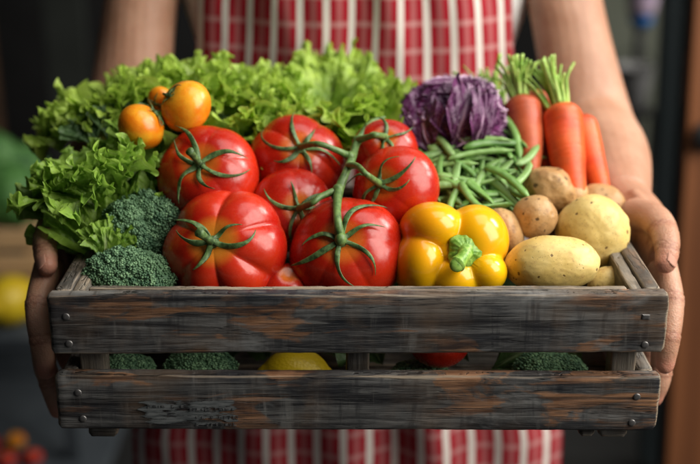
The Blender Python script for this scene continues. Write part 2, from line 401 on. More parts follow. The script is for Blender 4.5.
# ------------------------------------------------------------------ crate
def plank(name, L, H, T, mat, parent, loc, rz=0.0, ry=0.0, wear=.0012, seed=0.0, rx=0.0):
    """board with its long axis on local x, height z, thickness y, centred; rounded worn edges"""
    nx = max(8, int(L / .0045)); b = min(.0028, T * .25, H * .25)
    hy, hz = T / 2, H / 2; k = max(4, int(H / .006))
    sec = [(-hy + b, -hz), (hy - b, -hz), (hy - b * .3, -hz + b * .3), (hy, -hz + b)]
    sec += [(hy, -hz + b + (H - 2 * b) * i / k) for i in range(1, k)]
    sec += [(hy, hz - b), (hy - b * .3, hz - b * .3), (hy - b, hz), (-hy + b, hz), (-hy + b * .3, hz - b * .3), (-hy, hz - b)]
    sec += [(-hy, hz - b - (H - 2 * b) * i / k) for i in range(1, k)]
    sec += [(-hy, -hz + b), (-hy + b * .3, -hz + b * .3)]
    sec = np.array(sec); m = len(sec)
    xs = np.concatenate([[-L / 2, -L / 2 + b * .3, -L / 2 + b], np.linspace(-L / 2 + b, L / 2 - b, nx)[1:-1], [L / 2 - b, L / 2 - b * .3, L / 2]])
    V = []; tone = []
    for x in xs:
        e = (L / 2 - abs(x)); sh = 0 if e > b * .9 else b * (1 - e / b) * .8
        for (y, z) in sec:
            yy = y - math.copysign(min(sh, abs(y)), y); zz = z - math.copysign(min(sh, abs(z)), z)
            p = Vector((x * 30 + seed * 9.1, y * 60, z * 60 + seed))
            edgeness = max(0, 1 - (hz - abs(z)) / .007)
            d = noise.noise(p) * wear + noise.noise(p * 4) * wear * .45 * (edgeness + .2)
            zz += -math.copysign(abs(d) * edgeness, z) + noise.noise(Vector((x * 8 + seed, 0, 0))) * wear * .6
            yy += d * .3
            V.append((x + noise.noise(Vector((z * 60, y * 60, seed))) * wear * (1 if e < .004 else 0), yy, zz)); tone.append(max(math.exp(-math.hypot(hz - abs(z), hy - abs(y)) / .0022), math.exp(-math.hypot(e, min(hy - abs(y), hz - abs(z))) / .002)))
    F = [tuple(f) for f in gridfaces(len(xs), m, True)]
    F = [f[::-1] for f in F]
    V.append((-L / 2, 0, 0)); V.append((L / 2, 0, 0)); tone += [.5, .5]; c0 = len(V) - 2; n0 = (len(xs) - 1) * m
    for j in range(m): F.append((c0, j, (j + 1) % m)); F.append((c0 + 1, n0 + (j + 1) % m, n0 + j))
    o = mk(name, V, F, mat, parent, col=tone)
    o.location = loc; o.rotation_euler = (rx, ry, rz)
    for p in o.data.polygons: p.use_smooth = True
    mo = o.modifiers.new('ws', 'WEIGHTED_NORMAL'); mo.keep_sharp = True
    return o

CW, CD, ZB = .4980, .285, -.1235
crate = empty('wooden_crate', (0, CD / 2, ZB))
tag(crate, 'weathered dark wooden slatted crate full of vegetables held in both hands', 'crate')
ZU = (-.0528, 0.0); ZL = (-.1235, -.0722); TH = .0135
for (z0, z1), w, sd in ((ZU, CW, 1.3), (ZL, .498, 5.1)):
    plank('front_plank', w, z1 - z0, TH, M['wood'], crate, (0, TH / 2, (z0 + z1) / 2), ry=R(-.12 if sd < 2 else .15), seed=sd)
    plank('back_plank', w, z1 - z0, TH, M['wood'], crate, (0, CD - TH / 2, (z0 + z1) / 2), seed=sd + 7)
    for s in (-1, 1):
        plank('side_plank', CD - 2 * TH - .0006, z1 - z0 - .0005, TH, M['wood_lid'], crate, (s * (CW / 2 - TH / 2 - .0035), CD / 2, (z0 + z1) / 2), rz=R(90), seed=sd + s * 3)
# rails inside the rim
plank('rim_rail', CW - .062, .018, .0062, M['wood_lid'], crate, (0, TH + .0034, -.0093), seed=2.2)
plank('rim_rail', CW - .062, .018, .0062, M['wood_lid'], crate, (0, CD - TH - .0034, -.0093), seed=3.2)
for s in (-1, 1):
    plank('rim_rail', CD - 2 * TH - .001, .022, .0105, M['wood_pale'], crate, (s * (CW / 2 - TH - .0035 - .0056), CD / 2, -.013), rz=R(90), seed=4.2 + s)
    for y in (TH + .0115, CD - TH - .0115):       # corner posts
        plank('corner_post', .098, .022, .020, M['wood_pale'], crate, (s * (CW / 2 - TH - .0035 - .0115), y, -.0730), ry=R(90), seed=6 + s + y)
    for y in (.026, CD - .026):                   # feet
        plank('foot', .024, .0105, .028, M['wood_lid'], crate, (s * (CW / 2 - .034), y - (.004 if y < .1 else -.004), ZB - .0056), seed=y * 50)
plank('middle_post', .108, .020, .011, M['wood_lid'], crate, (0, TH + .0130, -.0745), ry=R(90), seed=9.1)
plank('foot', .013, .0105, .028, M['wood_lid'], crate, (CW / 2 - .056, .022, ZB - .0056), seed=4)
for k in range(6):
    plank('bottom_slat', CW - .036, .040, .008, M['wood_lid'], crate, (0, TH + .024 + k * .0425 + (.0 if k else .001), ZB + .006), rx=R(90), seed=20 + k)
def nail_at(px, py, square=False, r=.0030):
    p = P(px, py, -.0006)
    b = Bag(); n = 4 if square else 18
    rr = [0.0001, r * .5, r * .85, r, r]; yy = [-.0006, -.0006, -.0004, -.0001, .0012]
    V = []
    for q, y in zip(rr, yy):
        for j in range(n):
            a = 2 * math.pi * j / n + .6 + (0 if not square else .15)
            V.append((q * math.cos(a) * (1.5 if square else 1), y, q * math.sin(a)))
    b.add(V, gridfaces(len(rr), n, True)); o = b.build('nail', M['nail'], crate, smooth=not square); o.location = p
for a in ((646, 317, True), (645, 345), (637, 397), (632, 423), (66, 317), (69, 344), (78, 393), (83, 419)): nail_at(*a)
# worn, no longer readable print on a faded paint patch (flat marks on the lower front board)
bagp = Bag(); rp = random.Random(5)
def rect(b, x0, x1, z0, z1, y=-.00125):
    b.add([(x0, y, z0), (x1, y, z0), (x1, y, z1), (x0, y, z1), (x0, y + .0006, z0), (x1, y + .0006, z0), (x1, y + .0006, z1), (x0, y + .0006, z1)], [(0, 1, 2, 3), (7, 6, 5, 4), (0, 4, 5, 1), (1, 5, 6, 2), (2, 6, 7, 3), (3, 7, 4, 0)])
for row, (px0, px1, py) in enumerate(((142, 184, 406), (190, 232, 409), (196, 238, 417), (196, 236, 424))):
    x = P(px0, py, 0).x; z = P(px0, py, 0).z; x1 = P(px1, py, 0).x
    while x < x1:
        w = rp.uniform(.0012, .0034); h = rp.uniform(.0018, .0034)
        if rp.random() < .78:
            rect(bagp, x, x + w * .3, z - h / 2, z + h / 2)
            if rp.random() < .7: rect(bagp, x + w * .35, x + w, z + h * .2, z + h * .45)
            if rp.random() < .6: rect(bagp, x + w * .35, x + w, z - h * .45, z - h * .2)
        x += w + rp.uniform(.0006, .0022)
t = NT('faded_paint', .8, .2); o_ = t.coord(); t.base(t.mix(t.step(t.noise(t.mapping(o_, (60, 1, 500)), 1, 4), .35, .65), (.07, .078, .08), (.17, .18, .18)))
sx_ = t.sep(t.coord('Generated')); ed = t.math('MULTIPLY', t.math('MULTIPLY', t.step(sx_[0], 0, .2), t.step(sx_[0], 1, .8)), t.math('MULTIPLY', t.step(sx_[2], 0, .25), t.step(sx_[2], 1, .75)))
mk_ = t.step(t.math('ADD', t.noise(t.mapping(o_, (40, 1, 200)), 1, 4, .6), t.math('MULTIPLY', t.math('SUBTRACT', ed, 1), .35)), .42, .52)
tr = t.new('ShaderNodeBsdfTransparent'); mx = t.new('ShaderNodeMixShader'); t.link(mk_, mx.inputs[0]); t.link(tr.outputs[0], mx.inputs[1]); t.link(t.b.outputs[0], mx.inputs[2]); t.link(mx.outputs[0], t.out.inputs[0])
pb = Bag(); rect(pb, P(124, 400, 0).x, P(252, 400, 0).x, P(200, 429, 0).z, P(200, 394, 0).z, -.0009); pb.build('faded_label', t.m, crate, smooth=False)
t = NT('faded_print', .7, .3); n = t.noise(t.coord(), 300, 4); t.base(t.mix(t.step(n, .4, .6), (.025, .027, .028), (.11, .11, .11))); 
bagp.build('worn_print', t.m, crate, smooth=False)

# ------------------------------------------------------------------ tomatoes
def tomato_pt(t, az, sq, rib, nrib, ph, dim):
    fade = np.exp(-((t - .75) / .75) ** 2)
    lob = np.abs(np.cos(nrib * az / 2 + ph + .5 * np.sin(az + ph))) ** .7 - .65
    rho = np.sin(t) * (1 + .06 * np.sin(t) ** 2) * (1 + rib * lob * (fade + .15))
    z = sq * np.cos(t) - dim * np.exp(-(t / .34) ** 2) + rib * .6 * lob * fade * np.sin(t) + .06 * np.exp(-((np.pi - t) / .4) ** 2)
    rho = rho * (1 + .025 * np.sin(az * 1 + ph * 2) + .02 * np.sin(2 * az + ph))
    return np.stack([rho * np.cos(az), rho * np.sin(az), z], -1)

def make_tomato(px, py, rpx, Y, cal, sq=.84, rib=.03, nrib=5, ph=0., dim=.16, mat='tomato', roll=0., parent=None, calyx=True, sepals=6, slen=.85, stub=.35, seed=1, lift=.5):
    c = P(px, py, Y); Rr = rpx * mpp(c)
    dx, dy = (cal[0] - px) / rpx, (py - cal[1]) / rpx
    dz = math.sqrt(max(.05, 1 - dx * dx - dy * dy))
    ax = RT * dx + UP * dy + BACK * dz
    rot = orient(ax, roll)
    nu, nv = 90, 140; _, tt, aa = sphere_dirs(nu, nv)
    V = tomato_pt(tt, aa, sq, rib, nrib, ph, dim) * Rr
    o = mk('tomato', V, gridfaces(nu, nv, True), M[mat], parent)
    place(o, c, rot)
    if calyx:
        rs = random.Random(seed * 31 + int(px)); b = Bag()
        a0 = rs.uniform(0, 6.28)
        for k in range(sepals):
            az0 = a0 + k * 2 * math.pi / sepals + rs.uniform(-.25, .25); ext = slen * rs.uniform(.60, 1.20); curl = rs.uniform(-.8, .8); lf = rs.uniform(.1, 1.0) * lift
            s = np.linspace(0, 1, 22); tt = .04 + s * ext; az = az0 + curl * s ** 2
            p = tomato_pt(tt, az, sq, rib, nrib, ph, dim) * Rr
            nn = p / np.linalg.norm(p, axis=1)[:, None]; nn[:, 2] += .4 * (1 - s); nn /= np.linalg.norm(nn, axis=1)[:, None]
            h = (.05 + .02 * np.sin(s * 9 + k) + lf * .30 * s ** 3) * Rr; h[:4] += np.array([.05, .03, .015, .005]) * Rr
            p = p + nn * h[:, None]
            w = rs.uniform(.046, .070) * Rr * (1 - s) ** 1.15 * (.65 + 2.0 * s) + .0003
            b.add(*sweep(p, w, w * .20 + .00018, nn + np.stack([.5 * np.sin(s * 6 + k), .5 * np.cos(s * 5 + k), 0 * s], 1), 8))
        z0 = (sq - dim) * Rr
        if stub:
            q = rs.uniform(-.1, .1)
            b.tube([(0, 0, z0 - .02 * Rr), (0, 0, z0 + .1 * Rr), (q * Rr * .5, .05 * Rr, z0 + .6 * stub * Rr), (q * Rr, .12 * Rr, z0 + stub * Rr)], [.13 * Rr, .075 * Rr, .062 * Rr, .088 * Rr], 14, 10)
        else:
            b.ball((0, 0, z0 + .03 * Rr), (.12 * Rr, .12 * Rr, .07 * Rr))
        b.build('calyx', M['calyx'], o, local=True)
    return o, c, Rr, rot, (sq - dim) * Rr

G = 'loose tomatoes in the crate'
o, *_ = make_tomato(224, 250, 58, .078, (214, 238), sq=.80, rib=.13, nrib=6, ph=.9, dim=.13, mat='tomato_heir', roll=.3, sepals=5, slen=.60, stub=.42, seed=3, lift=.8)
tag(o, 'big ribbed beefsteak tomato with orange blush beside the broccoli at the front board', 'tomato', G)
o, *_ = make_tomato(209, 178, 49, .135, (203, 163), sq=.88, rib=.05, nrib=5, ph=.2, roll=.9, sepals=6, slen=.85, stub=.55, seed=5, lift=.7)
tag(o, 'smooth red tomato with long green calyx behind the big ribbed tomato', 'tomato', G)
o, *_ = make_tomato(286, 288, 26, .062, (290, 270), calyx=False, seed=7)
tag(o, 'low dark red tomato glimpsed between the ribbed tomato and the vine tomatoes', 'tomato', G)
G2 = 'small orange tomatoes'
o, *_ = make_tomato(186, 107, 25, .165, (170, 96), sq=.95, rib=.0, dim=.06, mat='tomato_orange', calyx=True, sepals=5, slen=.5, stub=0, seed=9)
tag(o, 'shiny round orange tomato sitting on the lettuce, largest of the orange ones', 'tomato', G2)
o, *_ = make_tomato(141, 127, 23, .150, (158, 112), sq=.95, rib=.0, dim=.06, mat='tomato_orange', sepals=5, slen=.6, stub=0, seed=10, lift=1.0)
tag(o, 'dull orange tomato half buried in lettuce, left of the shiny round one', 'tomato', G2)
o, *_ = make_tomato(160, 99, 12, .190, (156, 105), sq=.95, rib=.0, dim=.06, mat='tomato_orange', sepals=5, slen=.7, stub=0, seed=11, lift=1.2)
tag(o, 'smallest orange tomato peeping out behind the shiny round one', 'tomato', G2)

truss = empty('tomato_truss', P(345, 215, .11))
tag(truss, 'bunch of five red tomatoes still joined to a green vine in mid crate', 'tomatoes')
TT = []
for a in (dict(px=298, py=160, rpx=44, Y=.175, cal=(303, 147), seed=21, slen=.85, rib=.10, nrib=5, ph=2.2, sq=.84, lift=.35, label='tomato with a deep crease at the top left of the vine'),
          dict(px=291, py=211, rpx=40, Y=.125, cal=(303, 208), seed=22, slen=.95, rib=.04, ph=.2, lift=.6),
          dict(px=346, py=252, rpx=54, Y=.078, cal=(340, 237), seed=31, slen=.95, rib=.05, ph=1.0, sq=.86, lift=.25),
          dict(px=395, py=190, rpx=42, Y=.130, cal=(376, 184), seed=24, slen=.85, rib=.03, ph=.5, sq=.9, lift=.8),
          dict(px=384, py=150, rpx=31, Y=.170, cal=(384, 136), seed=25, slen=.9, rib=.02, ph=.5, lift=.4)):
    lb = a.pop('label', None)
    r = make_tomato(dim=.13, sepals=6, stub=0, parent=truss, **a); TT.append(r)
vb = Bag()
def cal_pt(r, out): return r[1] + (r[3] @ Vector((0, 0, r[4] + out * r[2])))
main = [P(366, 128, .175), P(357, 142, .155), P(352, 158, .135), P(346, 172, .115), P(339, 190, .095), P(337, 208, .070), P(338, 224, .052), cal_pt(TT[2], .0)]
vb.tube(main, [.0030, .0033, .0039, .0034, .0043, .0035, .0038, .0052], 60, 12)
for k, (r, via, j) in enumerate(((TT[0], [P(318, 144, .125), P(336, 150, .128)], P(351, 157, .136)), (TT[1], [P(312, 203, .082), P(322, 196, .088)], P(338, 190, .096)),
                                 (TT[3], [P(366, 174, .085), P(357, 166, .104)], P(348, 166, .122)), (TT[4], [P(376, 135, .137), P(368, 137, .145)], P(358, 140, .155)))):
    vb.tube([cal_pt(r, .0), cal_pt(r, .12)] + via + [j], [.0042, .0032, .0026, .0028, .0036], 34, 10)
for c, rr in ((P(338, 190, .095), .0050), (P(350, 157, .134), .0048), (P(357, 141, .156), .0044), (cal_pt(TT[2], .12), .0050)): vb.ball(c, (rr, rr, rr * 1.1))
vb.tube([P(366, 128, .175), P(374, 121, .182), P(385, 117, .186)], [.0036, .0026, .0013], 12, 8)
vb.build('vine', M['vine'], truss)

# ------------------------------------------------------------------ bell pepper
def lobed(dirs, lobes, k=.12):
    """star shaped smooth union of ellipsoids, radius per direction"""
    acc = np.zeros(len(dirs))
    for c, r in lobes:
        c = np.array(c); r = np.array(r); D = dirs / r; C = c / r
        a = (D * D).sum(1); b = -2 * (D * C).sum(1); cc = (C * C).sum() - 1
        disc = b * b - 4 * a * cc
        tt = np.where(disc > 0, (-b + np.sqrt(np.maximum(disc, 0))) / (2 * a), 0); tt = np.maximum(tt, 0)
        acc += np.exp(tt / k)
    return k * np.log(acc)
cpos = P(453, 248, .072); U = mpp(cpos)
rot = orient(BACK * .94 + UP * .10 + RT * .10, 0, RT)   # local x ~ right, y ~ up, z ~ to camera
def L(px, py, rx, ry, dz, rz): return ((px - 453) * U, (248 - py) * U, dz * U), (rx * U, ry * U, rz * U)
lobes = [L(433, 229, 33, 28, -8, 42), L(477, 240, 34, 37, -8, 42), L(420, 264, 27, 34, -6, 40), L(482, 273, 23, 21, 8, 32), L(452, 280, 30, 24, 2, 34), L(453, 250, 34, 34, -6, 32)]
dirs, tt, aa = sphere_dirs(170, 220)
rr = lobed(dirs, [(np.array(c), np.array(r)) for c, r in lobes], .0014)
dim = np.exp(-(((dirs[:, 0] - .06) / .26) ** 2 + ((dirs[:, 1] + .10) / .26) ** 2)) * (dirs[:, 2] > 0)
rr = rr * (1 - .22 * dim)
pepper = mk('bell_pepper', dirs * rr[:, None], gridfaces(170, 220, True), M['pepper'])
place(pepper, cpos, rot); tag(pepper, 'glossy yellow bell pepper with stubby green stem at the front board', 'bell pepper')
b = Bag(); z0 = 31 * U
base = [(6, -6, 27), (5, -9, 34), (1, -14, 40), (-5, -20, 45)]
b.tube([(x * U, y * U, z * U) for x, y, z in base], [.0105, .0064, .0056, .0072], 30, 20)
b.ball((-5.3 * U, -20.4 * U, 45.2 * U), (.0062, .0062, .0040))
for k in range(26):
    pass
# star shaped shoulder plate of the stem
nn, mm = 14, 60; V = []
for i in range(nn):
    s = i / (nn - 1)
    for j in range(mm):
        a = 2 * math.pi * j / mm; lo = 1 + .05 * math.cos(5 * a + .6) + .07 * math.cos(3 * a) + .025 * math.cos(13 * a)
        r_ = .0145 * s * (lo if s > .5 else 1 + (lo - 1) * s * 2)
        V.append((6 * U + r_ * math.cos(a), -6 * U + r_ * math.sin(a), (35 - 7.5 * s ** 2.5 + .7 * math.cos(5 * a + .6) * s + .5 * math.cos(17 * a) * s) * U))
n0 = len(V)
for i in range(n0):
    x, y, z = V[i]; V.append((x, y, z - .0022))
F = [tuple(f) for f in gridfaces(nn, mm, True)]; F += [tuple(f[::-1]) for f in gridfaces(nn, mm, True, n0)]
e = (nn - 1) * mm
F += [(e + j, e + (j + 1) % mm, n0 + e + (j + 1) % mm, n0 + e + j) for j in range(mm)]
b.add(V, F); b.build('stem', M['pepper_stem'], pepper, local=True)

# ------------------------------------------------------------------ potatoes
def potato(px, py, rx, ry, Y, ang, mat, seed, label, lump=.10, depth=None):
    c = P(px, py, Y); u = mpp(c)
    d, _, _ = sphere_dirs(70, 100)
    n1 = nz(d, 1.25, (seed * 3.1, 0, 0)); n2 = nz(d, 3.2, (0, seed * 2.3, 5)); n3 = nz(d, 9, (seed, 7, 1))
    r = 1 + lump * n1 + lump * .22 * n2 + .008 * n3
    rs = random.Random(seed)
    for k in range(7):           # eyes: shallow pits
        e = Vector((rs.gauss(0, 1), rs.gauss(0, 1), rs.gauss(0, 1))).normalized()
        dd = np.linalg.norm(d - np.array(e), axis=1); r -= .030 * np.exp(-(dd / .09) ** 2) - .012 * np.exp(-((dd - .17) / .07) ** 2)
    V = d * r[:, None] * np.array([rx * u, ry * u, (depth or ry) * u])
    o = mk('potato', V, gridfaces(70, 100, True), M[mat])
    m = Matrix((RT, UP, BACK)).transposed() @ Matrix.Rotation(R(ang), 3, 'Z')
    place(o, c, m); tag(o, label, 'potato', 'potatoes at the right end of the crate'); return o
potato(552, 264, 48, 29, .062, 2, 'potato', 3, 'large oval yellow potato lying lengthwise against the front board', .07, 32)
potato(592, 231, 37, 37, .125, -55, 'potato', 8, 'large round yellow potato behind the lengthwise one, touching the right side board', .07, 34)
potato(504, 232, 19, 25, .118, 25, 'potato_brown', 4, 'small tan potato between the yellow pepper and the round brown potato', .07)
potato(535, 217, 22, 22, .122, 0, 'potato_brown', 5, 'small round brown potato in front of the blotchy one', .08)
potato(550, 190, 27, 22, .165, -38, 'potato_brown', 6, 'blotchy brown potato with dark eyes below the carrot tips', .16)
potato(602, 205, 25, 21, .185, -20, 'potato_brown', 7, 'brown potato tucked behind the large round yellow one', .08)
potato(571, 197, 18, 19, .185, -20, 'potato_brown', 12, 'brown potato mostly hidden between the blotchy potato and the round yellow one', .08)
potato(606, 283, 20, 16, .082, 30, 'potato', 9, 'low yellow potato peeking out in the front right corner', .06)

# ------------------------------------------------------------------ broccoli
ico = bmesh.new(); bmesh.ops.create_icosphere(ico, subdivisions=1, radius=1)
ICO_V = np.array([v.co[:] for v in ico.verts]); ICO_F = np.array([[v.index for v in f.verts] for f in ico.faces]); ico.free()
def broccoli(c, rad, axis, seed, nb, lobes, label, bud=.00125, zmin=-.25, flat=1.0):
    rs = np.random.default_rng(seed); i = np.arange(nb) + .5
    zz = 1 - i / nb * (1 - zmin); ph = i * 2.399963; q = np.sqrt(np.maximum(0, 1 - zz * zz))
    d = np.stack([q * np.cos(ph), q * np.sin(ph), zz], 1) + rs.normal(0, .012, (nb, 3)); d /= np.linalg.norm(d, axis=1)[:, None]
    def surf(d):
        n = nz(d, 2.4, (seed, 0, 0)); n2 = nz(d, 5.5, (0, seed, 3)); n3 = nz(d, 13, (3, seed, 3))
        vv = np.array([noise.voronoi(Vector(x_) * 2.6 + Vector((seed, 1, 2)))[0][:2] for x_ in d]); ed = vv[:, 1] - vv[:, 0]
        vs = np.array([noise.voronoi(Vector(x_) * 6.5 + Vector((seed, 5, 2)))[0][:2] for x_ in d]); es = vs[:, 1] - vs[:, 0]
        return lobed(d, lobes, .06) * (.93 + .05 * n + .03 * n2 + .12 * np.minimum(1, ed / .35) ** .6 + .045 * np.minimum(1, es / .35) ** .6), n2
    r, n2 = surf(d)
    sc = bud * (0.85 + .5 * rs.random(nb)) / rad
    jit = 1 + rs.normal(0, .010, nb)
    Vb = (d * (r * jit)[:, None])[:, None, :] + ICO_V[None] * sc[:, None, None]
    Fb = (ICO_F[None] + (np.arange(nb) * len(ICO_V))[:, None, None]).reshape(-1, 3)
    tone = np.repeat(np.clip(.35 + .9 * rs.random(nb) * (.5 + n2) , 0, 1), len(ICO_V)) + (np.tile(ICO_V[:, 2], nb) * 0)
    hd, _, _ = sphere_dirs(50, 70); hr, _ = surf(hd); HV = hd * (hr * (1 - .6 * bud / rad))[:, None]; HV[:, 2] = np.maximum(HV[:, 2], zmin * .9)
    HF = gridfaces(50, 70, True) ; n0 = nb * len(ICO_V)
    HT = np.concatenate([np.stack([HF[:, 0], HF[:, 1], HF[:, 2]], 1), np.stack([HF[:, 0], HF[:, 2], HF[:, 3]], 1)]) + n0
    V = np.vstack([Vb.reshape(-1, 3), HV]) * rad * np.array([1, 1, flat]); F = np.vstack([Fb, HT]); tone = np.concatenate([tone, np.zeros(len(HV))])
    root = empty('broccoli', c); root.rotation_euler = orient(axis).to_euler()
    tag(root, label, 'broccoli', 'broccoli heads in the crate')
    mk('crown', V, F, M['broc'], root, col=tone, local=True)
    b = Bag(); b.tube([(0, 0, .1 * rad), (0, 0, -.35 * rad), (.02 * rad, 0, -.75 * rad), (.03 * rad, 0, -1.05 * rad)], [.75 * rad, .48 * rad, .36 * rad, .38 * rad], 20, 16)
    b.build('stalk', M['broc_stalk'], root, local=True); return root
LB1 = [((-.42, .05, .05), (.60, .62, .68)), ((.42, .1, .02), (.60, .62, .66)), ((0, -.35, -.05), (.5, .55, .62)), ((0, .35, .1), (.6, .55, .6))]
c = P(146, 229, .105); broccoli(c, 40 * mpp(c), UP * .55 + BACK * .8, 4, 3000, LB1, 'green broccoli head leaning on the big ribbed tomato, the upper of two', .00115, -.45)
LB2 = [((-.3, .05, .0), (.72, .62, .72)), ((.38, .0, .0), (.66, .62, .68)), ((0, .1, .05), (.7, .66, .74))]
c = P(128, 280, .058); broccoli(c, 44 * mpp(c), UP * .9 + BACK * .35, 9, 2900, LB2, 'blue green broccoli head low in the front left corner', .00115, -.35, .85)
LB3 = [((-.2, .05, .0), (.8, .7, .7)), ((.3, .0, .0), (.7, .62, .68))]
for px, py, rp_, sd, lb in ((200, 368, 34, 12, 'dark broccoli showing in the gap under the ribbed tomato'), (550, 371, 34, 13, 'green broccoli showing in the gap below the lengthwise potato'), (128, 368, 25, 14, 'broccoli showing at the left end of the gap'), (622, 369, 13, 16, 'tiny broccoli tip at the right end of the gap'), (420, 377, 28, 17, 'broccoli under the red tomato in the gap')):
    c = P(px, py, .018 + TH + rp_ * .0006 + .004); broccoli(c, rp_ * mpp(c), UP + BACK * .5, sd, 1300, LB3, lb, .0013, -.6, .62)

# ------------------------------------------------------------------ things low in the crate, seen through the gap
def lemon(c, r, ax, name='lemon'):
    d, tt, aa = sphere_dirs(50, 70); V = d * r; V[:, 0] *= 1.22; V[:, 0] += np.sign(d[:, 0]) * np.maximum(0, np.abs(d[:, 0]) - .90) ** 1.2 * r * 3
    o = mk(name, V, gridfaces(50, 70, True), M['lemon']); o.location = c; o.rotation_euler = (0, .1, ax); return o
o = lemon(P(296, 377, .052), .025, .1); tag(o, 'yellow lemon showing in the gap between the front boards', 'lemon')
o, *_ = make_tomato(440, 339, 30, .055, (440, 320), calyx=False, seed=8); tag(o, 'red tomato at the bottom showing in the gap right of the middle post', 'tomato', G)

# ------------------------------------------------------------------ lettuce
def leaf(L_, W, bend, cup, nu=42, nv=340, n1=6, A1=.15, n2=26, A2=.075, seed=0, curl=1.1, amax=1.15, narrow=.35):
    """one ruffled leaf; local +y base to tip, +z upper side. returns V,F,uv,tone"""
    rs = np.random.default_rng(seed)
    u = 1 - .98 * (1 - np.linspace(0, 1, nu)[:, None]) ** 1.45; f = np.linspace(-1, 1, nv)[None, :]
    ph = rs.uniform(0, 6.28, 8)
    e = 1 - (1 - u ** 2.2) * (1 - np.abs(f) ** 6)
    lob = 1 + .06 * np.sin(6 * f + ph[0]) + .03 * np.sin(17 * f + ph[1]) + .012 * np.sin(37 * f + ph[2])
    a = f * amax
    # curls: margin folds over itself sideways
    phase = n1 * a * 2.2 + ph[3] + 1.6 * u + 1.2 * np.sin(a * 2.3 + ph[4])
    phase2 = n2 * a * 1.6 + ph[5] + 3 * u + 1.8 * np.sin(a * 4.1 + ph[6])
    a2 = a + e ** 5 * curl * (.10 * np.sin(2 * phase) + .045 * np.sin(2 * phase2))
    r = u * lob * (1 - .10 * np.abs(f) ** 2)
    wn = narrow + (1 - narrow) * np.clip(u, 0, 1) ** .9
    x = np.sin(a2) * r * W * wn; y = (np.cos(a2) * .62 + .38) * r * L_
    y = y + .0 * f
    h = A1 * L_ * e ** 3.0 * np.sin(phase) * (.7 + .3 * np.sin(a * 3 + ph[7])) + A2 * L_ * e ** 4.5 * np.sin(phase2 + .9 * np.sin(9 * a + ph[0])) + .03 * L_ * e * (1 - e) * 4 * np.sin(5 * a + ph[2]) * np.sin(7 * u + ph[1])
    h += cup * (np.abs(x) ** 1.6) / (W ** .6)
    h += .012 * L_ * np.sin(u * 30 + 8 * np.abs(f) + ph[0]) * (1 - e) * (np.abs(f) > .08)
    h -= .03 * L_ * np.exp(-(f / .09) ** 2) * (1 - u)                      # midrib thick groove
    # bending along y (tip rolls backwards for positive bend)
    th = bend * (y / L_) ** 1.3; yy = np.where(np.abs(bend) > 1e-3, y * (1 - th ** 2 / 6), y); zz = -y * th / 2
    X = x; Y_ = yy + h * np.sin(th); Z = zz + h * np.cos(th)
    V = np.stack([X, Y_, Z], -1).reshape(-1, 3)
    V [:, 2] += .0010 * np.sin(V[:, 0] * 420 + 3 * np.sin(V[:, 1] * 260)) * np.sin(V[:, 1] * 390 + 2 * np.sin(V[:, 0] * 300))
    uv = np.stack([np.broadcast_to((f + 1) / 2, (nu, nv)), np.broadcast_to(u, (nu, nv))], -1).reshape(-1, 2)
    return V, gridfaces(nu, nv), uv, np.broadcast_to(e, (nu, nv)).ravel()

def lettuce(name, root, leaves, mat, label, cat='lettuce', group=None, seed=0, **kw):
    """leaves: (base offset vec, tip direction, upper-side direction, length, width, bend, cup)"""
    Vs, Fs, Us, Ts, n = [], [], [], [], 0
    for i, (b0, td, ud, L_, W, bend, cup) in enumerate(leaves):
        V, F, uv, tn = leaf(L_, W, bend, cup, seed=seed * 100 + i, **kw)
        y = Vector(td).normalized(); z = Vector(ud); z = (z - y * z.dot(y)).normalized(); x = y.cross(z)
        m = np.array(Matrix((x, y, z)).transposed())
        V = V @ m.T + np.array(tuple(b0)); Vs.append(V); Fs.append(F + n); Us.append(uv); Ts.append(tn); n += len(V)
    o = mk(name, np.vstack(Vs), np.vstack(Fs), mat, None, uv=np.vstack(Us), col=np.concatenate(Ts))
    o.location = root; tag(o, label, cat, group); return o

def fan(seed, axis, n, spread, L0, W0, base_r=.012, bend=(.3, 1.0), cup=(.1, .5), lo=0.0):
    """rosette of leaves round an axis"""
    rs = random.Random(seed); A = Vector(axis).normalized(); m = orient(A); out = []
    for k in range(n):
        ring = math.sqrt((k + .5) / n); az = k * 2.399 + rs.uniform(-.3, .3); el = lo + spread * ring * rs.uniform(.85, 1.1)
        d = m @ Vector((math.sin(el) * math.cos(az), math.sin(el) * math.sin(az), math.cos(el)))
        rad = m @ Vector((math.cos(az), math.sin(az), 0))
        up = (A * math.sin(el) - rad * math.cos(el))           # upper side faces the heart
        if el < .15: up = -rad
        out.append((rad * base_r * ring, d, up, L0 * rs.uniform(.85, 1.12) * (.82 + .25 * ring), W0 * rs.uniform(.85, 1.15), rs.uniform(*bend), rs.uniform(*cup)))
    return out
rq = random.Random(77)
GL = 'lettuces along the back of the crate'
WU = Vector((0, 0, 1))
lettuce('lettuce', P(243, 146, .245), fan(1, UP * .80 + BACK * .65 - RT * .1, 24, 1.25, .078, .058), M['lettuce'], 'bright green frilly lettuce behind the smooth red tomato', group=GL, seed=1)
lettuce('lettuce', P(328, 138, .285), fan(2, UP * .92 + BACK * .50, 24, 1.12, .092, .062), M['lettuce'], 'tallest bright frilly lettuce in the middle, behind the vine tomatoes', group=GL, seed=2)
lettuce('lettuce', P(205, 110, .275), fan(12, UP * .9 + BACK * .3, 14, 1.1, .064, .046), M['lettuce'], 'frilly lettuce at the back edge behind the orange tomatoes', group=GL, seed=12)
lettuce('lettuce', P(118, 128, .265), fan(3, UP * .8 + BACK * .35 - RT * .35, 18, 1.15, .066, .050), M['lettuce'], 'out of focus green lettuce in the back left corner', group=GL, seed=3)
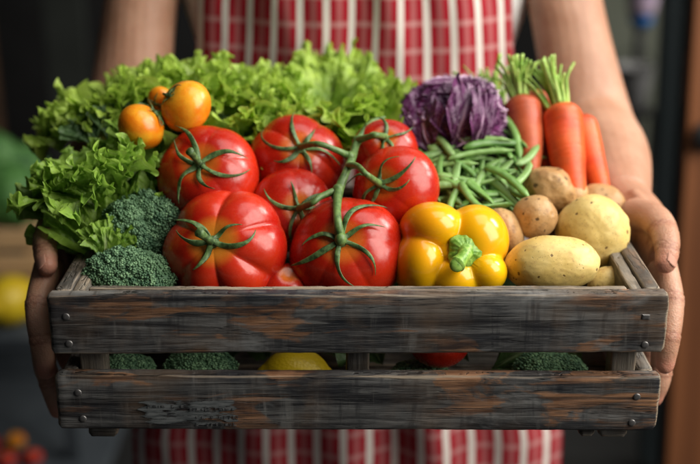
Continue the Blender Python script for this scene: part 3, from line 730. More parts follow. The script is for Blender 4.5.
# left lettuce: long leaves standing up out of the corner and rolling over the side board
c0 = P(116, 262, .115); u0 = mpp(c0)
def vpx(dx, dy, dz=0): return RT * (dx * u0) + UP * (-dy * u0) + BACK * (dz * u0)
lv = []
for (bx, by, tx, ty, tz, W, bend, cup) in ((-5, 0, -40, -108, 14, .074, 1.0, .1), (0, 0, -20, -120, 0, .076, .9, .3), (5, 0, 8, -122, 16, .070, 1.1, .35), (-6, -10, -36, -70, 24, .066, 1.4, .2),
                                          (-8, 5, -34, -85, 40, .042, 1.1, .25), (10, 0, 32, -104, 8, .048, .9, .3), (-6, 0, -46, -100, -10, .050, .9, .2), (12, -5, 45, -90, 22, .044, 1.1, .2), (-8, 4, -26, -44, 26, .036, 1.2, .2), (0, 10, 0, -50, 34, .034, .9, .2)):
    b0 = vpx(bx, by); d = vpx(tx - bx, ty - by, tz); lv.append((b0, d, BACK * .9 + UP * .1, d.length * 1.02, W, bend, cup))
for b0, d, up_, L_, W, bend, cup in fan(55, UP * 1.0 - RT * .35 + BACK * .25, 16, .9, .066, .044): lv.append((b0 + vpx(-14, -56, 0), d, up_, L_, W, bend, cup))
for bx, by, tx, ty, tz, W in ((-6, 2, -22, -112, 30, .056), (-10, 0, -40, -92, 34, .050), (4, 0, 4, -96, 26, .046), (-12, 6, -34, -62, 36, .044)):
    b0 = vpx(bx, by, 14); d = vpx(tx - bx, ty - by, tz); lv.append((b0, d, BACK * .9 + UP * .1, d.length * .92, W, 1.1, .15))
lettuce('lettuce', c0, lv, M['lettuce_mid'], 'big green lettuce with pale ribs hanging over the left side board', group=GL, seed=4, n1=6, n2=24, A1=.14, A2=.07, narrow=.6)
# leaves tucked among the tomatoes
c1 = P(160, 184, .165); u0 = mpp(c1)
lettuce('lettuce', c1, fan(5, UP * .35 + BACK * .9, 16, 1.2, .056, .038), M['lettuce_mid'], 'curly lettuce bunch between the orange tomatoes and the smooth red one', group=GL, seed=5, A1=.18, A2=.1)
c1 = P(106, 262, .075); lettuce('lettuce', c1, [(Vector(), UP + BACK * .4 + RT * .3, BACK, .040, .026, .8, .2), (Vector(), UP - RT * .2 + BACK * .3, BACK, .036, .024, .8, .2), (Vector(), UP + BACK * .9 + RT * .1, BACK, .030, .022, .8, .2)], M['lettuce_mid'], 'torn green lettuce leaves between the left side board and the broccoli', group=GL, seed=6, A1=.14, A2=.05)
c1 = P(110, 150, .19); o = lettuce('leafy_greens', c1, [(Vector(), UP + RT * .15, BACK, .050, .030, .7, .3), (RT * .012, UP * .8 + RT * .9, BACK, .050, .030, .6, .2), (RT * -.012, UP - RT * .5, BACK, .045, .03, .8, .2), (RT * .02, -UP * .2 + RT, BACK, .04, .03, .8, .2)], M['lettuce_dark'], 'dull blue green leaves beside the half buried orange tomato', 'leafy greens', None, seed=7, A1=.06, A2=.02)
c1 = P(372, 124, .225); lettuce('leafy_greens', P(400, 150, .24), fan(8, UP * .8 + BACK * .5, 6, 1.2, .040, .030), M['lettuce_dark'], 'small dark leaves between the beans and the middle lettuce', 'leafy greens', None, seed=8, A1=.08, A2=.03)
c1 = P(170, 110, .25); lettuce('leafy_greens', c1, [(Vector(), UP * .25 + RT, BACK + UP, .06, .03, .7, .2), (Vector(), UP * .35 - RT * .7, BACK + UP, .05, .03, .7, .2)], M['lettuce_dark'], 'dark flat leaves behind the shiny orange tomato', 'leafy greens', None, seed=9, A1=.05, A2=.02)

for k, xx in enumerate((-.16, 0, .16)):  # filler leaves added low in the crate to keep the gap dark
    lettuce('leafy_greens', Vector((xx, .12, -.108)), [(Vector((rq.uniform(-.06, .06), rq.uniform(-.04, .08), 0)), Vector((rq.uniform(-1, 1), rq.uniform(-.8, .8), rq.uniform(.3, 1.3))), BACK, .06, .04, .7, .3) for _ in range(9)], M['lettuce_dark'], ('dark leaves added to block light in the left third of the crate behind the gap', 'dark leaves added to block light in the middle of the crate behind the gap', 'dark leaves added to block light in the right third of the crate behind the gap')[k], 'leafy greens', None, seed=40 + k, A1=.08, A2=.03, nu=20, nv=80)

# ------------------------------------------------------------------ red cabbage
def cabbage(c, rr, seed, mat, name='red_cabbage', veins=1.0, nu=190, nv=260):
    d, tt, aa = sphere_dirs(nu, nv); V = np.empty_like(d); tone = np.empty(len(d))
    off = Vector((seed, seed * 2, 0))
    for i, v in enumerate(d):
        v = Vector(v); q = v * 1.5 + off; w = Vector((noise.noise(q), noise.noise(q + Vector((9, 0, 0))), noise.noise(q + Vector((0, 9, 0)))))
        q = v * 1.9 + w * 1.1 + off; f = abs(noise.noise(q)); g = abs(noise.noise(q * 2.6 + Vector((3, 3, 3)))); g2 = abs(noise.noise(q * 5.5))
        ve = math.exp(-f * 26); v2 = math.exp(-g * 20); v3 = math.exp(-g2 * 10)
        h = 1 + .11 * ve + .07 * v2 + .03 * v3 + .12 * noise.noise(v * 1.7 + off) + .02 * noise.noise(v * 14)
        V[i] = v * h; tone[i] = max(ve * 1.05, v2 * .82, v3 * .5) * veins
    o = mk(name, V * np.array(rr), gridfaces(nu, nv, True), mat, col=tone); o.location = c; return o
c = P(453, 125, .25); u = mpp(c)
o = cabbage(c, (57 * u, 49 * u, 46 * u), 3.3, M['cabbage']); tag(o, 'crinkled purple cabbage with white veins between lettuce and carrots', 'cabbage')
Vs, Fs, Us, Ts, n = [], [], [], [], 0
for i, (bx, by, tx, ty, tz, W) in enumerate(((20, 38, 44, -26, 16, .030), (36, 34, 52, -8, 8, .022), (-8, 30, 22, -30, 34, .026), (-20, 34, -50, -12, 26, .034), (5, 38, -10, -30, 34, .028), (10, 34, 40, -12, 38, .020), (-30, 20, -30, -30, 16, .03))):
    V, F, uv, tn = leaf(1.0, W / .07, 1.3, .3, seed=300 + i, A1=.05, A2=.035, n1=3, n2=14, nu=36, nv=90)
    b0 = RT * bx * u - UP * by * u + BACK * (math.sqrt(max(1, 2300 - bx * bx - by * by * .7)) + 1) * u; d = RT * (tx - bx) * u - UP * (ty - by) * u + BACK * (tz + 6) * u
    y = d.normalized(); z = (BACK + RT * (.02 * (tx)) * .6).normalized(); z = (z - y * z.dot(y)).normalized(); x = y.cross(z)
    V = (V * np.array([.07, d.length, d.length])) @ np.array(Matrix((x, y, z)).transposed()).T + np.array(tuple(b0)); Vs.append(V); Fs.append(F + n); Us.append(uv); Ts.append(tn); n += len(V)
lo = mk('loose_leaf', np.vstack(Vs), np.vstack(Fs), M['cab_leaf'], o, uv=np.vstack(Us), col=np.concatenate(Ts), local=True)

# ------------------------------------------------------------------ carrots
def carrot(top, tip, rpx, seed, label, greens=None, ng=22, gl=.036, gdir=None, gsp=.35):
    top, tip = Vector(top), Vector(tip); ax = (tip - top); Ln = ax.length; r0 = rpx * mpp(top)
    root = empty('carrot', top); root.rotation_euler = orient(ax).to_euler(); tag(root, label, 'carrot', 'carrots at the back right of the crate')
    nu, nv = 110, 40; s = np.linspace(0, 1, nu)[:, None]; a = np.linspace(0, 2 * np.pi, nv, endpoint=False)[None, :]
    prof = r0 * np.minimum(1, np.sqrt(np.maximum(0, 1 - (1 - s / .14) ** 2)) * (s < .14) + (s >= .14)) * (1 - .35 * s - .35 * s ** 3) * (1 - s ** 14 * .98) * (1.06 - .0 * s)
    X = prof * np.cos(a); Y_ = prof * np.sin(a); Z = s * Ln + 0 * a
    rs = np.random.default_rng(seed)
    ringn = np.zeros((nu, 1))
    for k in range(26):
        p = rs.uniform(.03, 1); ringn += -.025 * rs.random() * np.exp(-((s - p) / .004) ** 2)
    V = np.stack([X, Y_, Z], -1).reshape(-1, 3); nn = nz(V, 45, (seed, 0, 0)) * .05 + nz(V, 14, (seed, 4, 0)) * .10
    k = (1 + np.broadcast_to(ringn, (nu, nv)).ravel() + nn); V[:, 0] *= k; V[:, 1] *= k
    V[:, 0] += np.sin(V[:, 2] / Ln * 3 + seed) * r0 * .12
    mk('root', V, gridfaces(nu, nv, True), M['carrot_dull' if 'dull carrot' in label else 'carrot'], root, col=np.broadcast_to(np.clip(1 - s * 5, 0, 1), (nu, nv)).ravel(), local=True)
    if greens:
        b = Bag(); rg = random.Random(seed); gd = Vector(greens); m = root.rotation_euler.to_matrix().inverted(); g = (m @ gd).normalized()
        for k in range(ng):
            j = Vector((rg.gauss(0, 1), rg.gauss(0, 1), rg.gauss(0, .5))); L_ = gl * rg.uniform(.65, 1.15); e = (g + j * gsp * .5).normalized()
            b0 = Vector((j.x * r0 * .22, j.y * r0 * .22, r0 * .12)); p1 = b0 + (g * .6 - Vector((0, 0, .6)) + j * .15).normalized() * L_ * .35; p2 = p1 + e * L_ * .4; p3 = p2 + (e + j * .22).normalized() * L_ * .4
            w = rg.uniform(.0016, .0032); b.tube([b0, p1, p2, p3], [w * 1.35, w, w * .9, w * .8], 14, 10, .55, (j.x, j.y, .2))
        b.build('greens', M['carrot_green'], root, local=True)
    return root
carrot(P(519, 97, .255), P(534, 185, .19), 18, 1, 'dull carrot with dirty crown standing right of the purple cabbage', UP * 1 - RT * .18 + BACK * .1, 30, .034, gsp=.36)
carrot(P(557, 106, .245), P(582, 214, .165), 21, 2, 'bright orange carrot with green stalks, nearest in the bunch', UP * 1 - RT * .42, 28, .040, gsp=.32)
carrot(P(579, 116, .265), P(610, 214, .19), 16, 3, 'smooth orange carrot at the right edge of the bunch', None)
carrot(P(534, 92, .285), P(552, 190, .21), 17, 4, 'shaded orange carrot between the dull one and the bright one', None)
carrot(P(494, 106, .295), P(512, 185, .25), 16, 5, 'carrot hidden behind the cabbage with only its stalks rising', UP - RT * .35, 26, .040, gsp=.45)

# ------------------------------------------------------------------ green beans
def bean_mesh(seed, L_, w, bow, twist, flat=.62):
    n = 40; s = np.linspace(0, 1, n); rs = np.random.default_rng(seed)
    x = (s - .5) * L_; y = bow * L_ * (1 - (2 * s - 1) ** 2) + .02 * L_ * np.sin(s * 5 + seed); z = .02 * L_ * np.sin(s * 4 + twist)
    prof = np.minimum(1, (s / .10) ** .6) * np.minimum(1, ((1 - s) / .16) ** .75); prof = np.maximum(prof, .10)
    prof *= 1 + .015 * np.sin(s * 38 + seed)
    rw = w * prof; rt = w * flat * prof * (1 + .035 * np.sin(s * 38 + seed))
    H = np.stack([0 * s, np.sin(twist * s), np.cos(twist * s)], 1)
    V, F = sweep(np.stack([x, y, z], 1), rw, rt, H, 14)
    me_o = mk('green_bean', V, F, M['bean'], col=np.concatenate([np.repeat(np.clip(1 - s / .06, 0, 1) + np.clip((s - .96) / .04, 0, 1), 14), [1, 1]]))
    me = me_o.data; bpy.data.objects.remove(me_o); return me
BM = [bean_mesh(i, L_ * .95, w * .92, bow, tw, fl) for i, (L_, w, bow, tw, fl) in enumerate(((.075, .0052, .06, .4, .7), (.062, .0056, -.05, .9, .6), (.085, .0048, .10, .2, .75), (.055, .0066, .05, 1.2, .42), (.068, .0060, -.09, .6, .5), (.050, .0050, .02, .3, .7)))]
rb = random.Random(23)
def bean_pt(px, py, off): 
    Y = .135 + (208 - py) / 80 * .105
    return P(px, py, Y) + (BACK * .8 + WU * .5) * off
GB = 'green beans heaped in the crate'
def bean(px, py, ang, mi, off, label=None, sc=1.0, tilt=0.):
    c = bean_pt(px, py, off); e = (bean_pt(px, py - 10, off) - bean_pt(px, py + 10, off)).normalized()
    nrm = RT.cross(e).normalized(); d = (RT * math.cos(R(ang)) + e * math.sin(R(ang)) + nrm * tilt).normalized()
    o = bpy.data.objects.new('green_bean', BM[mi]); COL.objects.link(o)
    m = Matrix((d, nrm.cross(d).normalized(), nrm)).transposed() @ Matrix.Rotation(rb.uniform(-.5, .5), 3, 'X')
    place(o, c, m); o.scale = (sc, sc, sc)
    tag(o, label or 'green bean in the crossed heap between cabbage and potatoes', 'green bean', GB)
inside = lambda x, y: (x - 472) ** 2 / 60 ** 2 + (y - 172) ** 2 / 42 ** 2 < 1 and y > 132 + max(0, (x - 505)) * .5 and y < 214
cnt = 0
while cnt < 140:
    x, y = rb.uniform(410, 535), rb.uniform(126, 214)
    if not inside(x, y): continue
    lay = cnt // 38; a = rb.choice((rb.gauss(-52, 16), rb.gauss(-48, 18), rb.gauss(40, 20), rb.gauss(80, 18), rb.gauss(15, 16)))
    bean(x, y, a, rb.randrange(6), -.014 + lay * .007 + rb.uniform(0, .003), sc=rb.uniform(.5, .92), tilt=rb.uniform(-.2, .2)); cnt += 1
bean(436, 150, -52, 0, .014, 'long plump bean slanting down across the top left of the heap', .80)
bean(482, 148, -4, 3, .014, 'broad pale bean lying flat at the top of the heap below the cabbage', 1.0)
bean(480, 163, 14, 2, .015, 'long slim bean lying level across the middle of the heap', .80)
bean(470, 203, -58, 1, .014, 'plump bean pointing down to the yellow pepper', .70)
bean(478, 198, -55, 3, .010, 'broad dark bean above the yellow pepper', .80)
bean(447, 192, 0, 5, .010, 'short bean lying level beside the right vine tomato', .85)
bean(456, 178, 80, 3, .012, 'short upright bean in the left half of the heap', .62)
bean(505, 190, -45, 0, .014, 'bean slanting towards the small round brown potato', .80)
bean(521, 180, 70, 1, .013, 'upright bean at the right end of the heap', .68)
bean(460, 137, 18, 3, .008, 'broad bean tucked under the purple cabbage', .75)

# ------------------------------------------------------------------ person
person = empty('person', (0, .53, -1.05))
tag(person, 'person in a red and white striped apron over a white shirt holding the crate', 'person')
bb = Bag()
def ring_loft(b, rows, seg=40):
    V = []; 
    for (z, cx, cy, rx, ry) in rows:
        for j in range(seg):
            a = 2 * math.pi * j / seg; V.append((cx + rx * math.copysign(abs(math.cos(a)) ** .85, math.cos(a)), cy + ry * math.copysign(abs(math.sin(a)) ** .85, math.sin(a)), z))
    F = [tuple(f) for f in gridfaces(len(rows), seg, True)]; V += [(rows[0][1], rows[0][2], rows[0][0]), (rows[-1][1], rows[-1][2], rows[-1][0])]
    n = len(V)
    for j in range(seg): F.append((n - 2, (j + 1) % seg, j)); F.append((n - 1, (len(rows) - 1) * seg + j, (len(rows) - 1) * seg + (j + 1) % seg))
    b.add(V, F)
TY = .535
torso = [(-.26, 0, TY, .150, .095), (-.16, 0, TY, .168, .108), (-.06, 0, TY, .160, .102), (.05, 0, TY, .162, .096), (.16, 0, TY, .196, .100), (.26, 0, TY, .194, .102), (.33, 0, TY, .165, .090), (.37, 0, TY, .11, .07), (.40, 0, TY, .058, .055)]
ring_loft(bb, torso)
bb.tube([(0, TY, .36), (0, TY - .01, .42), (0, TY - .02, .46)], [.056, .052, .05], 12, 20)
bb.ball((0, TY - .035, .55), (.072, .092, .115), 24, 32); bb.ball((0, TY - .055, .49), (.05, .062, .05)); bb.tube([(0, TY - .12, .565), (0, TY - .140, .535)], [.008, .014], 8, 10)
for s in (-1, 1): bb.ball((s * .074, TY - .03, .545), (.009, .018, .028))
def q(px, py, Y, s, dx=0, dy=0):
    p = P(px, py, Y)
    if s < 0: p = Vector((-p.x, p.y, p.z)); p += Vector((dx * mpp(p), 0, -dy * mpp(p)))
    return p
nails = []; joints = []
for s in (1, -1):
    dx, dy = (0, 0)
    bag = bb
    sh = Vector((s * .172, TY, .325)); up = q(567, 0, .47, s) if s > 0 else P(139, 0, .47); up = Vector((up.x, .49, up.z))
    el = q(590, 118, .435, s) if s > 0 else P(126, 118, .435)
    fm = q(609, 158, .33, s) if s > 0 else P(108, 158, .33)
    wr = q(625, 199, .225, s)
    bag.tube([sh, (sh + up) / 2 + Vector((s * .018, -.004, 0)), up, el, fm, wr], [.056, .052, .043, .047, .043, .026], 60, 24, .95)
    bag.tube([wr - Vector((0, -.02, 0)), wr, q(640, 216, .19, s), q(652, 232, .16, s)], [.027, .025, .024, .022], 20, 20, .9)
    # palm slab on the outside of the side boards
    hx = .2715
    bag.tube([(s * .262, .205, .004), (s * hx, .165, -.012), (s * (hx + .001), .118, -.020)], [.024, .033, .030], 24, 20, .44, (1, 0, 0))
    bag.tube([(s * .262, .195, -.012), (s * hx, .165, -.032), (s * (hx + .001), .130, -.046)], [.020, .026, .022], 24, 20, .50, (1, 0, 0))
    # thumb
    th = [q(632, 215, .175, s), q(652, 219, .150, s), q(664, 232, .118, s), q(667, 250, .095, s), q(665.5, 263, .085, s)]
    if s < 0: th = [p + Vector((-.002, 0, -.002)) for p in th]
    bag.tube(th, [.018, .0165, .0130, .0112, .0092], 30, 18, .92); joints += [(th[2], th[3] - th[2], .013), (th[3], th[4] - th[3], .012)]
    # fingers (index nearest the camera)
    if s > 0:
        fin = [([(.272, .112, -.020), (.2745, .080, -.040), tuple(P(669, 338, .058)), tuple(P(665, 365, .052))], [.0140, .0108, .0098, .0082]),
               ([(.272, .128, -.034), (.2735, .100, -.062), tuple(P(661, 372, .080)), tuple(P(654, 398, .076))], [.0140, .0110, .0100, .0082]),
               ([(.271, .148, -.046), (.2705, .124, -.080), (.266, .110, -.106), (.255, .102, -.124)], [.0135, .0108, .0098, .0082]),
               ([(.270, .168, -.048), (.2685, .150, -.076), (.264, .140, -.096), (.258, .134, -.110)], [.0125, .0095, .0086, .0072])]
    else:
        fin = [([(-.274, .110, -.018), tuple(P(38, 305, .072)), tuple(P(41, 340, .058)), tuple(P(46, 370, .050))], [.0140, .0110, .0102, .0086]),
               ([(-.274, .128, -.034), tuple(P(44, 350, .088)), tuple(P(50, 382, .078)), tuple(P(58, 410, .072))], [.0140, .0110, .0100, .0080]),
               ([(-.272, .148, -.046), (-.2715, .124, -.080), (-.266, .110, -.108), (-.255, .102, -.126)], [.0135, .0108, .0098, .0082]),
               ([(-.270, .168, -.048), (-.2685, .150, -.076), (-.264, .140, -.096), (-.258, .134, -.110)], [.0125, .0095, .0086, .0072])]
    for pts, rad in fin:
        bag.tube(pts, rad, 30, 18, 1.0); joints += [(Vector(pts[1]), Vector(pts[2]) - Vector(pts[0]), rad[1]), (Vector(pts[2]), Vector(pts[3]) - Vector(pts[1]), rad[2])]; p = Vector(pts[1]); bag.ball(p, rad[1] * 1.10); bag.ball(Vector(pts[2]), rad[2] * 1.08)
        bag.ball(Vector(pts[-1]), rad[-1] * .98)
    bag.ball(th[-1], .0094); nails.append((th, s))
tmp = bb.build('body', M['skin'], None)
rm = tmp.modifiers.new('r', 'REMESH'); rm.mode = 'VOXEL'; rm.voxel_size = .0018; rm.use_smooth_shade = True
sm = tmp.modifiers.new('s', 'SMOOTH'); sm.iterations = 6; sm.factor = .5
dg = bpy.context.evaluated_depsgraph_get(); me = bpy.data.meshes.new_from_object(tmp.evaluated_get(dg))
bpy.data.objects.remove(tmp)
me.name = 'body'; body = bpy.data.objects.new('body', me); COL.objects.link(body); keep_parent(body, person)
n = len(me.vertices); co = np.empty(n * 3, np.float32); me.vertices.foreach_get('co', co); co = co.reshape(-1, 3)
if 'tone' in me.attributes: me.attributes.remove(me.attributes['tone'])
red = np.zeros(n, np.float32)
for th, s in nails: red = np.maximum(red, np.exp(-(np.linalg.norm(co - np.array(tuple(th[-1])), axis=1) / .014) ** 2))
for tp in (P(665, 365, .052), P(654, 398, .076), P(46, 370, .05), P(58, 410, .072)): red = np.maximum(red, np.exp(-(np.linalg.norm(co - np.array(tuple(tp)), axis=1) / .013) ** 2))
red = np.maximum(red, .22 * ((np.abs(co[:, 0]) > .24) & (co[:, 1] < .2)))
a = me.attributes.new('tone', 'FLOAT', 'POINT'); a.data.foreach_set('value', red)
cre = np.zeros(n, np.float32); rj = random.Random(2)
for p_, d_, r_ in joints:
    d_ = np.array(tuple(Vector(d_).normalized())); rel = co - np.array(tuple(p_)); dist = np.linalg.norm(rel, axis=1); sd_ = rel @ d_
    for of in (-.0036, -.0004, .0030): cre = np.maximum(cre, np.exp(-((sd_ - of + .0006 * np.sin(co[:, 0] * 900 + of * 1e3)) / .0011) ** 2) * (dist < r_ * 1.7) * rj.uniform(.6, 1))
nrm = np.empty(n * 3, np.float32); me.vertices.foreach_get('normal', nrm); co -= nrm.reshape(-1, 3) * (cre * .0007)[:, None]; me.vertices.foreach_set('co', co.ravel()); me.update()
a = me.attributes.new('crease', 'FLOAT', 'POINT'); a.data.foreach_set('value', cre)
me.materials.clear(); me.materials.append(M['skin']); me.polygons.foreach_set('use_smooth', [True] * len(me.polygons))
for th, s in nails:           # thumb nails: curved plates on the side that faces the camera
    d = (th[-1] - th[-2]).normalized(); n_ = (BACK * .72 + RT * s * .62 + UP * .15); n_ = (n_ - d * n_.dot(d)).normalized(); x = d.cross(n_)
    V = []; nu, nv = 12, 12
    for lay in (0, -.0012):
        for i in range(nu):
            for j in range(nv):
                u_ = i / (nu - 1) * 2 - 1; v_ = j / (nv - 1) * 2 - 1; r_ = .0098 + lay
                sq_ = math.sqrt(max(0, 1 - .55 * (max(0, abs(u_)) ** 2) * (v_ ** 2))); ang = v_ * .80 * (1 - .28 * abs(u_) ** 4); V.append(th[-1] - d * .0022 + d * (u_ * .0076 * sq_) + n_ * (r_ * math.cos(ang) - .0003 - .0009 * max(0, u_)) + x * (r_ * math.sin(ang)))
    F = [tuple(f) for f in gridfaces(nu, nv)] + [tuple(f[::-1]) for f in gridfaces(nu, nv, False, nu * nv)]
    def id_(i, j): return i * nv + j
    rim = [id_(0, j) for j in range(nv)] + [id_(i, nv - 1) for i in range(1, nu)] + [id_(nu - 1, j) for j in range(nv - 2, -1, -1)] + [id_(i, 0) for i in range(nu - 2, 0, -1)]
    for a_, b_ in zip(rim, rim[1:] + rim[:1]): F.append((a_, a_ + nu * nv, b_ + nu * nv, b_))
    mk('fingernail', V, F, M['nailskin'], person)
hb = Bag(); hb.ball((0, TY - .022, .575), (.080, .095, .108), 24, 32); hb.ball((0, TY + .03, .52), (.07, .06, .10)); hb.build('hair', M['hair'], person)
# shirt: torso shell with short sleeves; trousers
sb = Bag(); ring_loft(sb, [(z, cx, cy, rx + .011, ry + .011) for z, cx, cy, rx, ry in torso[:-1]] , 60)
for s in (-1, 1): sb.tube([(s * .13, TY, .335), (s * .185, TY, .31), (s * .215, TY - .01, .235)], [.058, .064, .062], 16, 24)
sh = sb.build('shirt', M['shirt'], person)
tb = Bag(); ring_loft(tb, [(-.42, 0, TY, .175, .115), (-.32, 0, TY, .182, .120), (-.24, 0, TY, .172, .112)], 50)
for s in (-1, 1): tb.tube([(s * .09, TY, -.36), (s * .10, TY, -.6), (s * .10, TY + .01, -1.02)], [.10, .088, .06], 20, 24)
tb.build('trousers', M['trousers'], person)
# apron
def apron_w(z): return float(np.interp(z, [-.80, -.45, -.36, -.20, -.05, .08, .16, .27], [.285, .270, .266, .235, .198, .181, .176, .160]))
nu, nv = 130, 180; V = []; UVs = []
for i in range(nu):
    z = .27 - 1.05 * i / (nu - 1)
    for j in range(nv):
        f = j / (nv - 1) * 2 - 1; w = apron_w(z); low = max(0, min(1, (.02 - z) / .35))
        y = TY - .132 - low * .035 + .046 * abs(f) ** 3.0 + .008 * low * math.sin(f * 15 + z * 3) * (1 + .4 * math.sin(f * 5)) + .012 * noise.noise(Vector((f * 3.5, z * 4, 1))) + .003 * math.sin(f * 17 + z * 5) + .003 * noise.noise(Vector((f * 9, z * 16, 4)))
        x = -.009 + .008 * min(1, max(0, (z + .30) / .30)) + w * f + .004 * noise.noise(Vector((f * 2, z * 9, 9)))
        V.append((x, y, z)); UVs.append((f * .180 * (1 + .35 * low) + .5 + .0019, z + .5))
V = np.array(V); n0 = len(V); V2 = V + np.array([0, .0016, 0])
F = [tuple(f) for f in gridfaces(nu, nv)] + [tuple(f[::-1]) for f in gridfaces(nu, nv, False, n0)]
for i in range(nu - 1):
    for j in (0, nv - 1): a_ = i * nv + j; F.append((a_, a_ + nv, a_ + nv + n0, a_ + n0))
for j in range(nv - 1):
    for i in (0, nu - 1): a_ = i * nv + j; F.append((a_, a_ + 1, a_ + 1 + n0, a_ + n0))
ap = mk('apron', np.vstack([V, V2]), F, M['apron'], person, uv=np.vstack([UVs, UVs]))
nb = Bag(); nb.tube([(-.10, TY - .118, .265), (-.085, TY - .08, .345), (-.05, TY + .02, .425), (.05, TY + .02, .425), (.085, TY - .08, .345), (.10, TY - .118, .265)], [.010] * 6, 50, 10, .15, (0, -1, .3), )
o = nb.build('neck_strap', M['shirt'], person)

# ------------------------------------------------------------------ background
def box(b, x0, x1, y0, y1, z0, z1):
    b.add([(x, y, z) for z in (z0, z1) for y in (y0, y1) for x in (x0, x1)], [(0, 2, 3, 1), (4, 5, 7, 6), (0, 1, 5, 4), (2, 6, 7, 3), (0, 4, 6, 2), (1, 3, 7, 5)])
def boxobj(name, mat, parent, *d, bev=.004):
    b = Bag(); box(b, *d); o = b.build(name, mat, parent, smooth=False)
    if bev: m = o.modifiers.new('b', 'BEVEL'); m.width = bev; m.segments = 2
    return o
o = boxobj('floor', M['floor'], None, -6, 6, -3, 5, -1.09, -1.05, bev=0); tag(o, kind='structure')
o = boxobj('wall', M['bwall'], None, -6, .78, 3.4, 3.5, -1.05, 2.2, bev=0); tag(o, 'dark wall behind the person', 'wall')
o = boxobj('wall', M['gwall'], None, .781, 6, 3.4, 3.5, -1.05, 2.2, bev=0); tag(o, 'grey green wall on the right behind the slate post', 'wall')
X = lambda px, Y, z=0: P(px, 232, Y).x
# right: slate post, wooden door with latch
Yp = 1.42
o = boxobj('door_post', M['slate'], None, X(648, Yp), X(667, Yp), Yp, Yp + .07, -1.05, 1.4); tag(o, 'slate grey painted post left of the brown door', 'post')
dr = empty('wooden_door', (X(700, 1.3), 1.3, -1.05)); tag(dr, 'reddish brown wooden door at the right edge', 'door')
x = X(673, 1.3)
for k in range(7):
    boxobj('board', M['door'], dr, x, x + .098, 1.30 + (k % 2) * .003, 1.33, -1.03, 1.3, bev=.003); x += .10
boxobj('door_rail', M['door'], dr, X(673, 1.3) + .001, x, 1.331, 1.35, -.2, -.1)
lp = P(699, 150, 1.28); b = Bag(); b.ball(lp, (.026, .018, .03)); b.tube([lp, lp + Vector((0, .03, 0))], [.012, .012], 6, 12); b.build('latch', M['black'], dr)
b = Bag(); 
# black strip standing in for the shade in the gap beside the door
o = boxobj('gap_shade_strip', M['black'], None, X(667, 1.37), X(673, 1.34), 1.36, 1.40, -1.05, 1.4); tag(o, 'narrow black strip for the shaded gap between the slate post and the brown door', 'shaded gap')
# broom with blue/pink head and grey kettle
Yb = 2.2
bp = P(641, 20, Yb); br = empty('brush', (bp.x, Yb, -1.05)); tag(br, 'blue and pale pink brush head on a dark pole near the slate post', 'brush')
b = Bag(); b.tube([(bp.x, Yb, -1.05), (bp.x, Yb, bp.z)], [.014, .014], 6, 12); b.build('pole', M['black'], br)
b = Bag(); b.tube([(bp.x, Yb, bp.z - .016), (bp.x, Yb, bp.z), (bp.x, Yb, bp.z + .016)], [.022, .030, .028], 12, 20); b.build('collar', M['blue'], br)
b = Bag(); b.tube([(bp.x, Yb, bp.z + .018), (bp.x, Yb, bp.z + .10), (bp.x, Yb, bp.z + .16)], [.034, .042, .022], 12, 20); b.build('bristles', M['pink'], br)
kp = P(632, 85, 2.0); 
kb = empty('bucket', (kp.x, 2.0, kp.z - .05)); tag(kb, 'grey round metal bucket left of the slate post', 'bucket')
nu_, nv_ = 14, 40; prof = [(.0, -.05), (.034, -.05), (.038, -.045), (.047, .02), (.050, .045), (.052, .047), (.050, .049), (.046, .045), (.043, .02), (.034, -.042), (0, -.043)]
b = Bag(); b.add([(kp.x + r_ * math.cos(2 * math.pi * j / nv_), 2.0 + r_ * math.sin(2 * math.pi * j / nv_), kp.z + z_) for r_, z_ in prof for j in range(nv_)], gridfaces(len(prof), nv_, True)); b.build('pail', M['grey'], kb)
b = Bag(); b.tube([(kp.x + .05 * math.cos(a), 2.0, kp.z + .04 + .05 * math.sin(a)) for a in np.linspace(0, math.pi, 9)], [.002] * 9, 30, 8); b.build('handle', M['black'], kb)
st = P(632, 96, 2.0)
sd_ = empty('stand', (kp.x, 2.0, -1.05)); tag(sd_, 'dark stand carrying the grey bucket', 'stand')
boxobj('top', M['black'], sd_, kp.x - .06, kp.x + .05, 1.93, 2.07, kp.z - .066, kp.z - .051)
for sx in (-.05, .04):
    for sy in (1.94, 2.05): boxobj('leg', M['black'], sd_, kp.x + sx, kp.x + sx + .01, sy, sy + .01, -1.05, kp.z - .066, bev=0)
for ob in [c_ for c_ in bpy.data.objects if c_.name.split('.')[0] in ('board', 'door_rail', 'latch', 'door_post', 'gap_shade_strip')]:
    ob.rotation_euler.y = R(-2.2)        # the old frame is out of plumb
# left: panel, post, produce stand
o = boxobj('panel', plain('dark_panel', (.014, .017, .014), (.022, .026, .022), 5, .8), None, X(62, 2.6), X(100, 2.6), 2.6, 2.65, -1.05, 1.5); tag(o, 'dark grey green panel behind the left arm', 'panel')
o = boxobj('post', plain('brown_post', (.05, .025, .012), (.09, .045, .02), 10, .7), None, X(-40, 2.4), X(9, 2.4), 2.4, 2.46, -1.05, 1.5); tag(o, 'dark brown post at the far left edge', 'post')
Ys = 1.35
zt = P(20, 300, Ys).z
stand = empty('market_shelf', (X(10, Ys), Ys + .2, -1.05)); tag(stand, 'grey blue market shelf at left carrying produce', 'shelf')
zl = P(20, 322, Ys).z - .012; zr = P(20, 458, Ys + .0).z - .008
boxobj('shelf_board', M['shelf'], stand, -1.25, X(64, Ys), Ys - .05, Ys + .40, zl - .03, zl)
boxobj('shelf_board', M['shelf'], stand, -1.25, X(90, Ys), Ys - .10, Ys + .40, zr - .03, zr)
boxobj('back_board', M['shelf'], stand, -1.25, X(64, Ys + .4), Ys + .401, Ys + .42, -1.05, zl + .02)
